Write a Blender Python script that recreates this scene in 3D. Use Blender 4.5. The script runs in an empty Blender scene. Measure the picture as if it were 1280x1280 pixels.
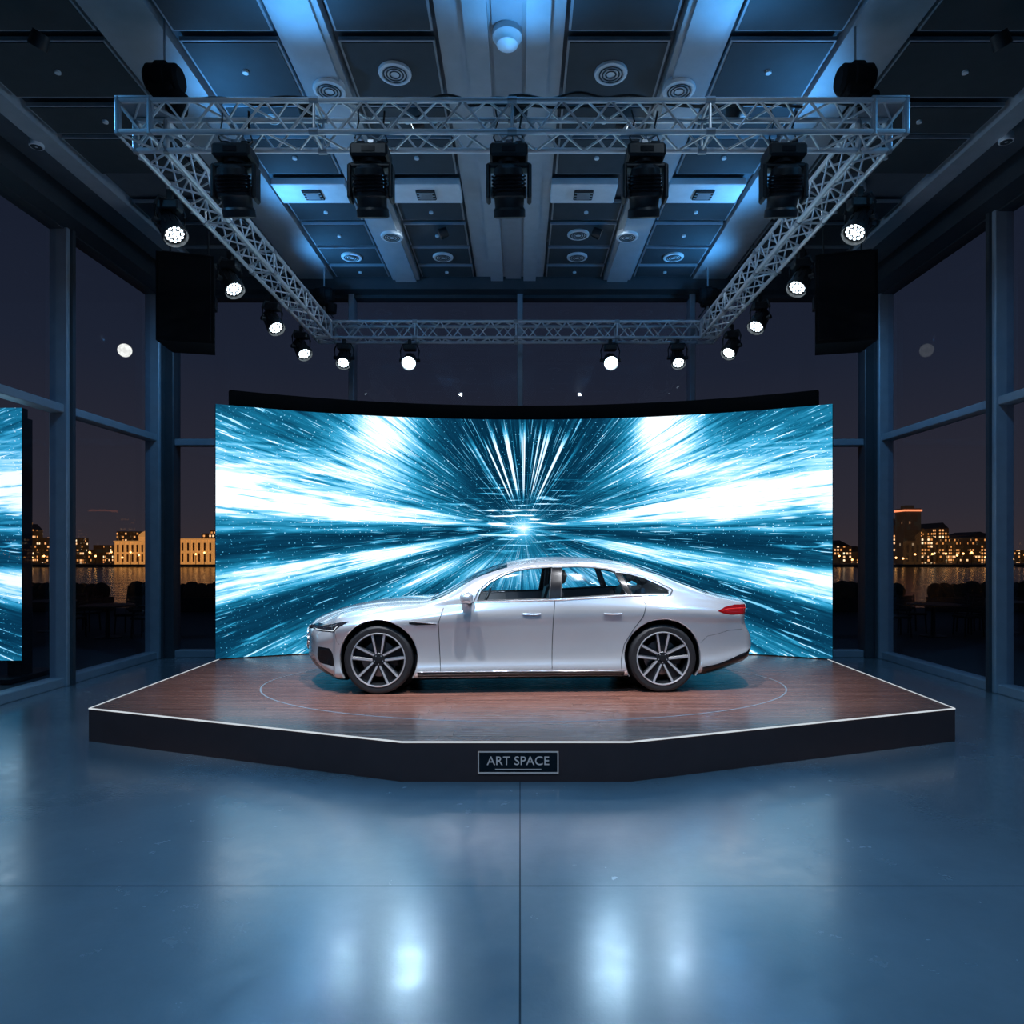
import bpy, math, random
import numpy as np
from mathutils import Vector, Matrix, Quaternion
random.seed(7)
scene=bpy.context.scene
COL=scene.collection
scene.view_settings.view_transform='Standard'
scene.view_settings.look='None'
pi=math.pi
STZ=0.337   # stage top height

# ------------------------------------------------------------------ nodes
class NT:
    def __init__(s,tree):
        s.t=tree; tree.nodes.clear()
    def n(s,typ,**kw):
        nd=s.t.nodes.new(typ)
        for k,v in kw.items(): setattr(nd,k,v)
        return nd
    def setin(s,sock,v):
        if hasattr(v,'is_output') : s.t.links.new(v,sock)
        else:
            sock.default_value=v
    def m(s,op,a,b=0.0,c=0.0,clamp=False):
        nd=s.n('ShaderNodeMath',operation=op,use_clamp=clamp)
        s.setin(nd.inputs[0],a); s.setin(nd.inputs[1],b); s.setin(nd.inputs[2],c)
        return nd.outputs[0]
    def mr(s,v,a,b,c=0.0,d=1.0,smooth=False):
        nd=s.n('ShaderNodeMapRange')
        if smooth: nd.interpolation_type='SMOOTHSTEP'
        s.setin(nd.inputs['Value'],v)
        nd.inputs['From Min'].default_value=a; nd.inputs['From Max'].default_value=b
        nd.inputs['To Min'].default_value=c; nd.inputs['To Max'].default_value=d
        return nd.outputs[0]
    def comb(s,x,y,z):
        nd=s.n('ShaderNodeCombineXYZ')
        for i,v in enumerate((x,y,z)): s.setin(nd.inputs[i],v)
        return nd.outputs[0]
    def sep(s,v):
        nd=s.n('ShaderNodeSeparateXYZ'); s.setin(nd.inputs[0],v); return nd.outputs
    def noise(s,vec,scale=1.0,detail=2.0,rough=0.5):
        nd=s.n('ShaderNodeTexNoise'); s.setin(nd.inputs['Vector'],vec)
        nd.inputs['Scale'].default_value=scale; nd.inputs['Detail'].default_value=detail
        nd.inputs['Roughness'].default_value=rough
        return nd.outputs[0]
    def ramp(s,fac,stops,interp='LINEAR'):
        nd=s.n('ShaderNodeValToRGB'); cr=nd.color_ramp; cr.interpolation=interp
        while len(cr.elements)>1: cr.elements.remove(cr.elements[-1])
        cr.elements[0].position=stops[0][0]
        def c4(c):
            return (c,c,c,1) if not hasattr(c,'__len__') else (c[0],c[1],c[2],1)
        cr.elements[0].color=c4(stops[0][1])
        for p,c in stops[1:]:
            e=cr.elements.new(p); e.color=c4(c)
        s.setin(nd.inputs[0],fac)
        return nd.outputs[0]
    def mixc(s,f,a,b):
        nd=s.n('ShaderNodeMix',data_type='RGBA')
        s.setin(nd.inputs[0],f)
        s.setin(nd.inputs[6],a if hasattr(a,'is_output') else (*a,1))
        s.setin(nd.inputs[7],b if hasattr(b,'is_output') else (*b,1))
        return nd.outputs[2]
def newmat(name):
    m=bpy.data.materials.new(name); m.use_nodes=True
    return m,NT(m.node_tree)
def out(nt,sh):
    o=nt.n('ShaderNodeOutputMaterial'); nt.t.links.new(sh,o.inputs[0])
def principled(name,col,rough=0.5,metal=0.0,coat=0.0,var=0.06,vscale=6.0,emis=None,estr=0.0,spec=0.5,bump=0.0):
    m,nt=newmat(name)
    tc=nt.n('ShaderNodeTexCoord')
    nz=nt.noise(tc.outputs['Object'],vscale,3)
    f=nt.mr(nz,0.3,0.7,1-var,1+var)
    p=nt.n('ShaderNodeBsdfPrincipled')
    vm=nt.n('ShaderNodeVectorMath',operation='SCALE'); vm.inputs[0].default_value=col
    nt.setin(vm.inputs['Scale'],f)
    nt.t.links.new(vm.outputs[0],p.inputs['Base Color'])
    p.inputs['Roughness'].default_value=rough; p.inputs['Metallic'].default_value=metal
    p.inputs['Coat Weight'].default_value=coat; p.inputs['Coat Roughness'].default_value=0.04
    p.inputs['Specular IOR Level'].default_value=spec
    if emis: 
        p.inputs['Emission Color'].default_value=(*emis,1); p.inputs['Emission Strength'].default_value=estr
    if bump>0:
        b=nt.n('ShaderNodeBump'); b.inputs['Strength'].default_value=bump
        nt.t.links.new(nz,b.inputs['Height']); nt.t.links.new(b.outputs[0],p.inputs['Normal'])
    out(nt,p.outputs[0]); return m
def emit(name,col,s,sample=True):
    m,nt=newmat(name); e=nt.n('ShaderNodeEmission')
    e.inputs[0].default_value=(*col,1); e.inputs[1].default_value=s
    out(nt,e.outputs[0])
    if not sample:
        try: m.cycles.emission_sampling='NONE'
        except Exception: pass
    return m
def glassmat(name,tint,f0=0.045,boost=1.0,rough=0.01):
    # thin glass: Schlick reflectance, identical from both sides
    m,nt=newmat(name)
    tr=nt.n('ShaderNodeBsdfTransparent'); tr.inputs[0].default_value=(*tint,1)
    gl=nt.n('ShaderNodeBsdfGlossy'); gl.inputs['Roughness'].default_value=rough
    gl.inputs[0].default_value=(0.9,0.95,1,1)
    ge=nt.n('ShaderNodeNewGeometry')
    dt=nt.n('ShaderNodeVectorMath',operation='DOT_PRODUCT'); nt.t.links.new(ge.outputs['Normal'],dt.inputs[0]); nt.t.links.new(ge.outputs['Incoming'],dt.inputs[1])
    c=nt.m('ABSOLUTE',dt.outputs['Value'])
    f=nt.m('ADD',f0,nt.m('MULTIPLY',nt.m('POWER',nt.m('SUBTRACT',1.0,c),5.0),1-f0))
    f=nt.m('MULTIPLY',f,boost,clamp=True)
    mx=nt.n('ShaderNodeMixShader'); nt.t.links.new(f,mx.inputs[0])
    nt.t.links.new(tr.outputs[0],mx.inputs[1]); nt.t.links.new(gl.outputs[0],mx.inputs[2])
    out(nt,mx.outputs[0]); return m

M={}
M['black']=principled('black_plastic',(0.012,0.013,0.015),0.45)
M['spk']=principled('speaker_black',(0.006,0.006,0.007),0.8,spec=0.2)
M['blackgloss']=principled('black_gloss',(0.01,0.01,0.012),0.15)
M['rubber']=principled('tyre_rubber',(0.015,0.015,0.017),0.6)
M['alu']=principled('truss_aluminium',(0.78,0.80,0.82),0.35,0.45)
M['steel']=principled('steel',(0.45,0.47,0.50),0.35,0.6)
M['frame']=principled('window_frame_metal',(0.36,0.40,0.44),0.42,0.2)
M['framed']=principled('window_frame_dark',(0.07,0.08,0.09),0.45,0.3)
M['beam']=principled('ceiling_beam_paint',(0.38,0.42,0.45),0.55)
M['panel']=principled('ceiling_panel_dark',(0.045,0.055,0.062),0.75)
M['panelrim']=principled('ceiling_panel_rim',(0.30,0.34,0.38),0.5)
M['ceil']=principled('ceiling_soffit',(0.10,0.12,0.14),0.8)
M['white']=principled('white_metal',(0.75,0.78,0.80),0.45)
M['wall']=principled('dark_wall_paint',(0.05,0.06,0.07),0.7)
M['paint']=principled('silver_car_paint',(0.80,0.805,0.82),0.22,0.55,coat=1.0,var=0.01)
M['chrome']=principled('chrome',(0.8,0.82,0.85),0.15,0.9)
M['rim']=principled('machined_rim',(0.80,0.81,0.83),0.28,0.6)
M['rimdark']=principled('dark_rim',(0.03,0.032,0.036),0.3,0.5)
M['disc']=principled('brake_disc',(0.35,0.35,0.36),0.3,1.0)
M['seat']=principled('seat_leather',(0.05,0.05,0.055),0.5)
M['taillight']=principled('tail_light_red',(0.20,0.005,0.007),0.15,emis=(1,0.03,0.02),estr=0.03,coat=1)
M['tailbright']=principled('tail_light_bar',(0.5,0.03,0.03),0.2,emis=(1,0.04,0.03),estr=0.40,coat=1)
M['headlight']=principled('headlight_lens',(0.02,0.02,0.025),0.08,coat=1)
M['drl']=emit('headlight_led',(0.8,0.9,1),1.0,False)
M['carglass']=glassmat('car_glass',(0.88,0.93,0.95),0.05,0.9,0.05)
M['carglassd']=glassmat('car_glass_dark',(0.6,0.67,0.70),0.05,1.2,0.03)
M['glass']=glassmat('window_glass',(0.82,0.87,0.92),0.03,0.7)
M['led']=emit('led_bulb',(0.75,0.9,1.0),7,False)
M['ledhot']=emit('led_bulb_hot',(0.62,0.85,1.0),14,False)
M['edge']=emit('stage_edge_led',(0.85,0.93,1.0),0.72)
M['signw']=principled('sign_lettering',(0.4,0.4,0.4),0.4,emis=(0.7,0.7,0.72),estr=0.14)
M['terr']=principled('terrace_paving',(0.05,0.055,0.06),0.7)
M['hedge']=principled('hedge_leaves',(0.01,0.02,0.012),0.9,bump=1.0,vscale=25)
M['patio']=principled('patio_dark_wood',(0.02,0.018,0.016),0.6)

# ------------------------------------------------------------------ mesh builder
class MB:
    def __init__(s): s.v=[]; s.f=[]; s.mi=[]; s.mats=[]; s.X=Matrix.Identity(4)
    def mat(s,m):
        if m not in s.mats: s.mats.append(m)
        return s.mats.index(m)
    def add(s,vs,fs,m):
        o=len(s.v); k=s.mat(m)
        X=s.X
        s.v+= [tuple(X@Vector(p)) for p in vs]
        for f in fs: s.f.append([i+o for i in f]); s.mi.append(k)
    def box(s,a,b,m,bev=0.0):
        x0,y0,z0=a; x1,y1,z1=b
        if x0>x1:x0,x1=x1,x0
        if y0>y1:y0,y1=y1,y0
        if z0>z1:z0,z1=z1,z0
        if bev<=0:
            vs=[(x,y,z) for z in(z0,z1) for y in(y0,y1) for x in(x0,x1)]
            fs=[(0,2,3,1),(4,5,7,6),(0,1,5,4),(2,6,7,3),(0,4,6,2),(1,3,7,5)]
            s.add(vs,fs,m); return
        b_=min(bev,(x1-x0)*.49,(y1-y0)*.49,(z1-z0)*.49)
        vs=[];idx={}
        for iz,z in enumerate((z0,z1)):
            for iy,y in enumerate((y0,y1)):
                for ix,x in enumerate((x0,x1)):
                    sx=b_ if ix==0 else -b_; sy=b_ if iy==0 else -b_; sz=b_ if iz==0 else -b_
                    idx[(ix,iy,iz,'x')]=len(vs); vs.append((x,y+sy,z+sz))
                    idx[(ix,iy,iz,'y')]=len(vs); vs.append((x+sx,y,z+sz))
                    idx[(ix,iy,iz,'z')]=len(vs); vs.append((x+sx,y+sy,z))
        I=idx; fs=[]
        for i in (0,1):
            q=[I[(i,0,0,'x')],I[(i,1,0,'x')],I[(i,1,1,'x')],I[(i,0,1,'x')]]; fs.append(q if i else q[::-1])
            q=[I[(0,i,0,'y')],I[(0,i,1,'y')],I[(1,i,1,'y')],I[(1,i,0,'y')]]; fs.append(q if i else q[::-1])
            q=[I[(0,0,i,'z')],I[(1,0,i,'z')],I[(1,1,i,'z')],I[(0,1,i,'z')]]; fs.append(q if i else q[::-1])
        for i in (0,1):
            for j in (0,1):
                q=[I[(i,j,0,'x')],I[(i,j,1,'x')],I[(i,j,1,'y')],I[(i,j,0,'y')]]; fs.append(q if i!=j else q[::-1])
                q=[I[(i,0,j,'x')],I[(i,1,j,'x')],I[(i,1,j,'z')],I[(i,0,j,'z')]]; fs.append(q[::-1] if i!=j else q)
                q=[I[(0,i,j,'y')],I[(1,i,j,'y')],I[(1,i,j,'z')],I[(0,i,j,'z')]]; fs.append(q if i!=j else q[::-1])
        for k in [(a_,b2,c_) for a_ in(0,1) for b2 in(0,1) for c_ in(0,1)]:
            q=[I[(*k,'x')],I[(*k,'y')],I[(*k,'z')]]
            fs.append(q if (sum(k)%2)==1 else q[::-1])
        s.add(vs,fs,m)
    def tube(s,p0,p1,r,m,n=8,cap=True,r2=None):
        p0=Vector(p0);p1=Vector(p1); d=p1-p0
        if d.length<1e-6: return
        q=d.to_track_quat('Z','Y'); r2=r if r2 is None else r2
        vs=[];fs=[]
        for i in range(n):
            a=2*pi*i/n; vs.append(p0+q@Vector((r*math.cos(a),r*math.sin(a),0)))
        for i in range(n):
            a=2*pi*i/n; vs.append(p1+q@Vector((r2*math.cos(a),r2*math.sin(a),0)))
        for i in range(n): j=(i+1)%n; fs.append((i,j,n+j,n+i))
        if cap: fs.append(tuple(range(n))[::-1]); fs.append(tuple(range(n,2*n)))
        s.add(vs,fs,m)
    def path(s,pts,r,m,n=6,closed=False):
        pts=[Vector(p) for p in pts]; N=len(pts)
        vs=[];fs=[]
        for k in range(N):
            if closed: t=pts[(k+1)%N]-pts[k-1]
            else: t=pts[min(k+1,N-1)]-pts[max(k-1,0)]
            q=t.to_track_quat('Z','Y')
            for i in range(n):
                a=2*pi*i/n; vs.append(pts[k]+q@Vector((r*math.cos(a),r*math.sin(a),0)))
        for k in range(N if closed else N-1):
            k2=(k+1)%N
            for i in range(n):
                j=(i+1)%n; fs.append((k*n+i,k*n+j,k2*n+j,k2*n+i))
        s.add(vs,fs,m)
    def lathe(s,prof,m,n=32,X=None,ax='Z'):
        vs=[];fs=[];K=len(prof)
        for r,z in prof:
            for i in range(n):
                a=2*pi*i/n; 
                vs.append((r*math.cos(a),r*math.sin(a),z))
        for k in range(K-1):
            for i in range(n):
                j=(i+1)%n; fs.append((k*n+i,k*n+j,(k+1)*n+j,(k+1)*n+i))
        if X is not None: vs=[X@Vector(p) for p in vs]
        s.add(vs,fs,m)
    def prism(s,poly,z0,z1,m,mtop=None):
        n=len(poly); vs=[(x,y,z0) for x,y in poly]+[(x,y,z1) for x,y in poly]
        fs=[(i,(i+1)%n,n+(i+1)%n,n+i) for i in range(n)]
        s.add(vs,fs+[tuple(range(n))[::-1]],m)
        s.add([(x,y,z1) for x,y in poly],[tuple(range(n))],mtop or m)
    def obj(s,name,parent=None,smooth=True,angle=35,loc=None):
        me=bpy.data.meshes.new(name); me.from_pydata([tuple(v) for v in s.v],[],s.f)
        for m in s.mats: me.materials.append(m)
        me.polygons.foreach_set('material_index',s.mi)
        if smooth:
            me.polygons.foreach_set('use_smooth',[True]*len(s.f))
            me.update()
            me.set_sharp_from_angle(angle=math.radians(angle))
        me.update()
        o=bpy.data.objects.new(name,me); COL.objects.link(o)
        if parent: o.parent=parent
        if loc is not None: o.location=loc
        return o
def empty(name,loc=(0,0,0)):
    e=bpy.data.objects.new(name,None); e.location=loc; e.empty_display_size=0.2; COL.objects.link(e); return e
def spot(name,loc,target,energy,col,angle=50,blend=0.6,rad=0.08,parent=None):
    l=bpy.data.lights.new(name,'SPOT'); l.energy=energy; l.color=col; l.spot_size=math.radians(angle); l.spot_blend=blend; l.shadow_soft_size=rad
    o=bpy.data.objects.new(name,l); COL.objects.link(o); o.location=loc
    o.rotation_euler=(Vector(target)-Vector(loc)).to_track_quat('-Z','Y').to_euler()
    if parent:
        o.parent=parent; o.matrix_parent_inverse=Matrix.Translation(parent.location).inverted()
    return o

# ------------------------------------------------------------------ camera
cam=bpy.data.cameras.new('camera'); co=bpy.data.objects.new('camera',cam); COL.objects.link(co)
co.location=(0,0,1.94); co.rotation_euler=(pi/2,0,0)
cam.sensor_width=36; cam.lens=36*850/1280; cam.shift_x=-10/1280; cam.shift_y=50/1280; cam.clip_end=2000; cam.clip_start=0.05
scene.camera=co

# ------------------------------------------------------------------ world
w=bpy.data.worlds.new('night_sky'); scene.world=w; w.use_nodes=True
nt=NT(w.node_tree)
tc=nt.n('ShaderNodeTexCoord'); g=nt.sep(tc.outputs['Generated'])
c=nt.ramp(g[2],[(0.0,(0.042,0.030,0.034)),(0.06,(0.030,0.026,0.036)),(0.25,(0.014,0.018,0.034)),(0.7,(0.004,0.008,0.020))])
bg=nt.n('ShaderNodeBackground'); nt.t.links.new(c,bg.inputs[0]); bg.inputs[1].default_value=1.0
o=nt.n('ShaderNodeOutputWorld'); nt.t.links.new(bg.outputs[0],o.inputs[0])

# ------------------------------------------------------------------ floor
XL,XR,YB,YF=-6.63,6.60,12.55,-4.0
m,nt=newmat('polished_concrete')
tc=nt.n('ShaderNodeTexCoord'); oc=tc.outputs['Object']; S=nt.sep(oc)
n1=nt.noise(oc,0.7,6,0.6); n2=nt.noise(oc,6,6,0.68); n3=nt.noise(oc,40,3)
col=nt.mixc(nt.mr(n1,0.3,0.7),(0.205,0.222,0.235),(0.27,0.29,0.305))
col=nt.mixc(nt.mr(n2,0.4,0.7,0,0.22),col,(0.16,0.178,0.19))
jx=nt.m('LESS_THAN',nt.m('ABSOLUTE',S[0]),0.0045)
jy=nt.m('LESS_THAN',nt.m('ABSOLUTE',nt.m('SUBTRACT',nt.m('FLOORED_MODULO',S[1],4.0),3.95)),0.006)
j=nt.m('MAXIMUM',jx,jy)
nj=nt.m('SUBTRACT',1.0,nt.m('MULTIPLY',j,0.9))
col=nt.mixc(nt.m('MULTIPLY',j,0.85),col,(0.02,0.025,0.03))
p=nt.n('ShaderNodeBsdfPrincipled'); nt.t.links.new(col,p.inputs['Base Color'])
r=nt.m('ADD',nt.mr(n2,0.3,0.7,0.17,0.26),nt.mr(n1,0.3,0.7,-0.02,0.05))
nt.t.links.new(r,p.inputs['Roughness'])
nt.t.links.new(nt.m('MULTIPLY',nj,1.0),p.inputs['Specular IOR Level'])
nt.t.links.new(nt.m('MULTIPLY',nj,1.0),p.inputs['Coat Weight'])
p.inputs['Coat IOR'].default_value=1.75
nt.t.links.new(nt.m('ADD',r,-0.02),p.inputs['Coat Roughness'])
b=nt.n('ShaderNodeBump'); b.inputs['Strength'].default_value=0.05; b.inputs['Distance'].default_value=0.02
nt.t.links.new(n3,b.inputs['Height']); nt.t.links.new(b.outputs[0],p.inputs['Normal'])
out(nt,p.outputs[0]); M['floor']=m
q=MB(); q.box((XL-0.25,YF-0.2,-0.2),(XR+0.25,YB+0.3,0),m); q.obj('floor',smooth=False)

# ------------------------------------------------------------------ ceiling
CZ=6.95
q=MB(); q.box((XL-0.25,YF-0.2,CZ),(XR+0.25,YB+0.3,CZ+0.2),M['ceil'])
ceil=q.obj('ceiling',smooth=False)
q=MB()
def lng(x0,x1,z,m='beam',y0=YF,y1=YB): q.box((x0,y0,z),(x1,y1,CZ-0.001),M[m])
lng(-2.28,-1.80,6.82); lng(-2.22,-1.86,6.78)
lng(1.50,1.98,6.82); lng(1.56,1.92,6.78)
lng(-0.78,0.42,6.88); lng(-0.52,-0.30,6.80); lng(-0.26,0.02,6.84,'panelrim'); lng(0.06,0.28,6.80)
lng(-3.95,-3.35,6.84); lng(3.1,3.7,6.84)
lng(-5.75,-5.5,6.80);lng(5.4,5.65,6.80)
lng(-6.6,-6.25,6.62,'framed'); lng(6.22,6.58,6.62,'framed')
q.box((XL,YB-0.35,6.66),(XR,YB,CZ-0.001),M['framed'])
q.obj('beams',ceil)
q=MB()
cols=[(-5.45,-4.0),(-3.28,-2.33),(-1.75,-0.82),(0.46,1.45),(2.03,3.05),(3.75,5.35)]
rows=[(-3.4,-2.2),(-2.1,-0.9),(-0.8,0.4),(0.5,1.7),(1.8,3.0),(3.1,4.3),(4.4,5.3),(5.4,6.42),(6.54,7.36),(7.5,8.0),(8.08,8.85),(9.56,10.08),(10.2,10.9),(11.0,11.6),(11.7,12.15)]
for (x0,x1) in cols:
    for (y0,y1) in rows:
        q.box((x0,y0,6.86),(x1,y1,6.90),M['panelrim'])
        q.box((x0+0.022,y0+0.022,6.852),(x1-0.022,y1-0.022,6.862),M['panel'])
        q.tube(((x0+x1)/2,(y0+y1)/2,6.83),((x0+x1)/2,(y0+y1)/2,6.86),0.03,M['white'],10)
q.obj('acoustic_panels',ceil,smooth=False)
q=MB()
for (x0,x1) in [(-3.3,-2.32),(-1.75,-0.8),(0.42,1.3),(1.98,3.0)]:
    q.box((x0,9.0,6.80),(x1,9.48,6.90),M['white'],0.01)
    xc=(x0+x1)/2
    q.box((xc-0.13,9.12,6.775),(xc+0.13,9.36,6.80),M['black'],0.01)
    q.box((xc-0.09,9.16,6.765),(xc+0.09,9.32,6.776),M['steel'],0.005)
    for k in range(3): q.box((xc-0.12,9.16+0.07*k,6.77),(xc+0.12,9.17+0.07*k,6.782),M['white'])
q.obj('air_diffusers',ceil)
q=MB()
def disc(x,y,z,r,glow=False):
    X=Matrix.Translation((x,y,z))@Matrix.Rotation(pi,4,'X')
    q.lathe([(r*0.9,-0.08),(r,0.0),(r*0.97,0.015),(r*0.8,0.02),(r*0.76,0.008),(r*0.45,0.012),(0,0.016)],M['white'],28,X)
    for k in (0.3,0.5,0.68):
        X2=Matrix.Translation((x,y,z-0.018))
        q.lathe([(r*k-0.008,0),(r*k,-0.006),(r*k+0.008,0)],M['panel'],24,X2)
for x,y,z in [(-1.99,7.1,6.76),(1.66,7.1,6.76),(-1.28,6.96,6.84),(0.93,6.96,6.84),(-1.96,10.4,6.76),(1.64,10.4,6.76),(0.9,10.5,6.84),(-1.28,11.3,6.84),(0.95,11.3,6.84),(-2.8,11.3,6.84),(2.55,11.3,6.84)]:
    disc(x,y,z,0.17)
for x,y in [(-5.76,8.1),(5.72,8.0),(-2.8,7.7),(2.5,7.7),(4.6,9.2),(-4.7,9.2)]: disc(x,y,6.78 if abs(x)>5 else 6.84,0.08)
X=Matrix.Translation((-0.12,6.4,6.80))@Matrix.Rotation(pi,4,'X')
q.lathe([(0.14,-0.05),(0.14,0.02),(0.11,0.05),(0.1,0.09),(0.06,0.12),(0,0.13)],M['white'],24,X)
q.obj('ceiling_speakers',ceil)

# ------------------------------------------------------------------ glazed walls
def pane_x(g,x,y0,y1,z0,z1): g.add([(x,y0,z0),(x,y1,z0),(x,y1,z1),(x,y0,z1)],[(0,1,2,3)],M['glass'])
def pane_y(g,y,x0,x1,z0,z1): g.add([(x0,y,z0),(x1,y,z0),(x1,y,z1),(x0,y,z1)],[(0,1,2,3)],M['glass'])
def wall_side(name,x,sgn,ys,wn):
    q=MB()
    xi=x; xo=x+sgn*0.16
    for y in ys:
        q.box((xi-sgn*0.10,y-0.10,0),(xo,y+0.10,6.95),M['frame'],0.012)
        q.box((xi-sgn*0.14,y-0.035,0),(xi-sgn*0.10,y+0.035,6.95),M['framed'])
        q.box((xi-sgn*0.02,y+0.10,0),(xo,y+0.20,6.95),M['framed'])
    y0,y1=YF,YB
    q.box((xi-sgn*0.06,y0,3.95),(xo,y1,4.07),M['frame'],0.01)
    q.box((xi-sgn*0.06,y0,0),(xo,y1,0.13),M['frame'],0.01)
    q.box((xi-sgn*0.06,y0,6.6),(xo,y1,6.95),M['framed'])
    q.obj(name)
    g=MB()
    for a,b in zip([YF]+ys[:-1],ys):
        pane_x(g,xi+sgn*0.06,a+0.1,b-0.1,0.13,3.95); pane_x(g,xi+sgn*0.06,a+0.1,b-0.1,4.07,6.6)
    g.obj('window_%d'%wn,smooth=False)
wall_side('wall_left',XL,-1,[-1.0,1.7,4.4,7.15,9.9,12.4],1)
wall_side('wall_right',XR,1,[-1.0,1.6,4.2,6.8,9.4,12.4],2)
q=MB()
for x,wd in [(XL+0.12,0.17),(XR-0.12,0.17),(-3.09,0.05),(0.0,0.05),(3.16,0.05)]:
    q.box((x-wd,YB-0.12,0),(x+wd,YB+0.16,6.95),M['frame' if wd<0.1 else 'framed'],0.012)
q.box((XL,YB-0.06,3.90),(XR,YB+0.16,4.02),M['frame'],0.01)
q.box((XL,YB-0.06,0),(XR,YB+0.16,0.13),M['frame'],0.01)
q.box((XL,YB-0.06,6.6),(XR,YB+0.16,6.95),M['framed'])
q.obj('wall_back')
g=MB()
for a,b in [(XL,-3.09),(-3.09,0),(0,3.16),(3.16,XR)]:
    pane_y(g,YB+0.06,a+0.05,b-0.05,0.13,3.9); pane_y(g,YB+0.06,a+0.05,b-0.05,4.02,6.6)
g.obj('window_3',smooth=False)
q=MB(); q.box((XL-0.2,YF-0.2,0),(XR+0.2,YF,6.95),M['wall']); q.obj('wall_front',smooth=False)

# ------------------------------------------------------------------ stage
m,nt=newmat('stage_wood')
tc=nt.n('ShaderNodeTexCoord'); S=nt.sep(tc.outputs['Object'])
row=nt.m('FLOOR',nt.m('DIVIDE',S[1],0.16))
wn=nt.n('ShaderNodeTexWhiteNoise',noise_dimensions='1D'); nt.t.links.new(row,wn.inputs['W'])
xs=nt.m('ADD',S[0],nt.m('MULTIPLY',wn.outputs[0],5.0))
colid=nt.m('FLOOR',nt.m('DIVIDE',xs,1.9))
wn2=nt.n('ShaderNodeTexWhiteNoise',noise_dimensions='2D'); nt.t.links.new(nt.comb(row,colid,0),wn2.inputs['Vector'])
gr=nt.noise(nt.comb(nt.m('MULTIPLY',xs,0.9),nt.m('MULTIPLY',S[1],16.0),wn2.outputs[0]),1.0,5,0.6)
c=nt.mixc(nt.mr(gr,0.3,0.7),(0.19,0.075,0.052),(0.38,0.17,0.12))
c=nt.mixc(nt.mr(wn2.outputs[0],0,1,0,0.35),c,(0.21,0.088,0.065))
seam=nt.m('MAXIMUM',nt.m('LESS_THAN',nt.m('FLOORED_MODULO',S[1],0.16),0.004),nt.m('LESS_THAN',nt.m('FLOORED_MODULO',xs,1.9),0.004))
c=nt.mixc(nt.m('MULTIPLY',seam,0.7),c,(0.03,0.015,0.01))
p=nt.n('ShaderNodeBsdfPrincipled'); nt.t.links.new(c,p.inputs['Base Color'])
nt.t.links.new(nt.mr(gr,0.3,0.7,0.20,0.30),p.inputs['Roughness']); p.inputs['Specular IOR Level'].default_value=1.0
out(nt,p.outputs[0]); M['wood']=m
M['woodside']=principled('stage_side_wood',(0.13,0.052,0.042),0.4,bump=0.02)
poly=[(-4.42,6.97),(-1.0,5.74),(0.93,5.74),(4.46,6.97),(4.6,10.15),(4.6,11.95),(-4.5,11.95),(-4.5,10.15)]
q=MB(); q.prism(poly,0.0,STZ,M['woodside'],M['wood'])
stage=q.obj('display_stage',smooth=False)
q=MB()
P=poly[:]; edge_pts=[P[7],P[0],P[1],P[2],P[3],P[4]]
for a,b in zip(edge_pts[:-1],edge_pts[1:]):
    a=Vector((*a,0));b=Vector((*b,0)); d=(b-a).normalized(); nrm=Vector((d.y,-d.x,0))
    vs=[]
    for t in (a,b):
        vs+= [t+nrm*0.004+Vector((0,0,STZ-0.008)), t-nrm*0.012+Vector((0,0,STZ+0.003)), t+nrm*0.004+Vector((0,0,STZ+0.003)),t-nrm*0.012+Vector((0,0,STZ-0.008))]
    q.add(vs,[(1,2,6,5),(2,0,4,6),(0,3,7,4),(3,1,5,7)],M['edge'])
q.obj('edge_led_strip',stage,smooth=False)
q=MB()
N=120
vs=[];fs=[]
for i in range(N):
    a=2*pi*i/N
    for rr in (0,0.018):
        vs.append((0.04+(3.15-rr)*math.cos(a),8.35+(1.95-rr)*math.sin(a),STZ+0.002))
for i in range(N):
    j=(i+1)%N; fs.append((2*i,2*j,2*j+1,2*i+1))
q.add(vs,fs,M['panelrim']); q.obj('turntable_ring',stage,smooth=False)
# sign
q=MB(); y=5.735
x0,x1,z0,z1=-0.355,0.325,0.075,0.262
q.box((x0,y-0.006,z0),(x1,y+0.003,z1),M['blackgloss'])
for a,b in [((x0,z0),(x1,z0+0.010)),((x0,z1-0.010),(x1,z1)),((x0,z0),(x0+0.010,z1)),((x1-0.010,z0),(x1,z1))]:
    q.box((a[0],y-0.012,a[1]),(b[0],y-0.004,b[1]),M['signw'])
q.box((-0.21,y-0.010,0.108),(0.18,y-0.004,0.113),M['signw'])
sign=q.obj('stage_sign',smooth=False)
tcu=bpy.data.curves.new('sign_text','FONT'); tcu.body='ART SPACE'; tcu.size=0.104; tcu.extrude=0.003; tcu.align_x='CENTER'; tcu.align_y='CENTER'; tcu.space_character=1.02
tcu.materials.append(M['signw'])
to=bpy.data.objects.new('sign_text',tcu); COL.objects.link(to); to.location=(-0.015,y-0.009,0.178); to.rotation_euler=(pi/2,0,0); to.parent=sign

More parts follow.
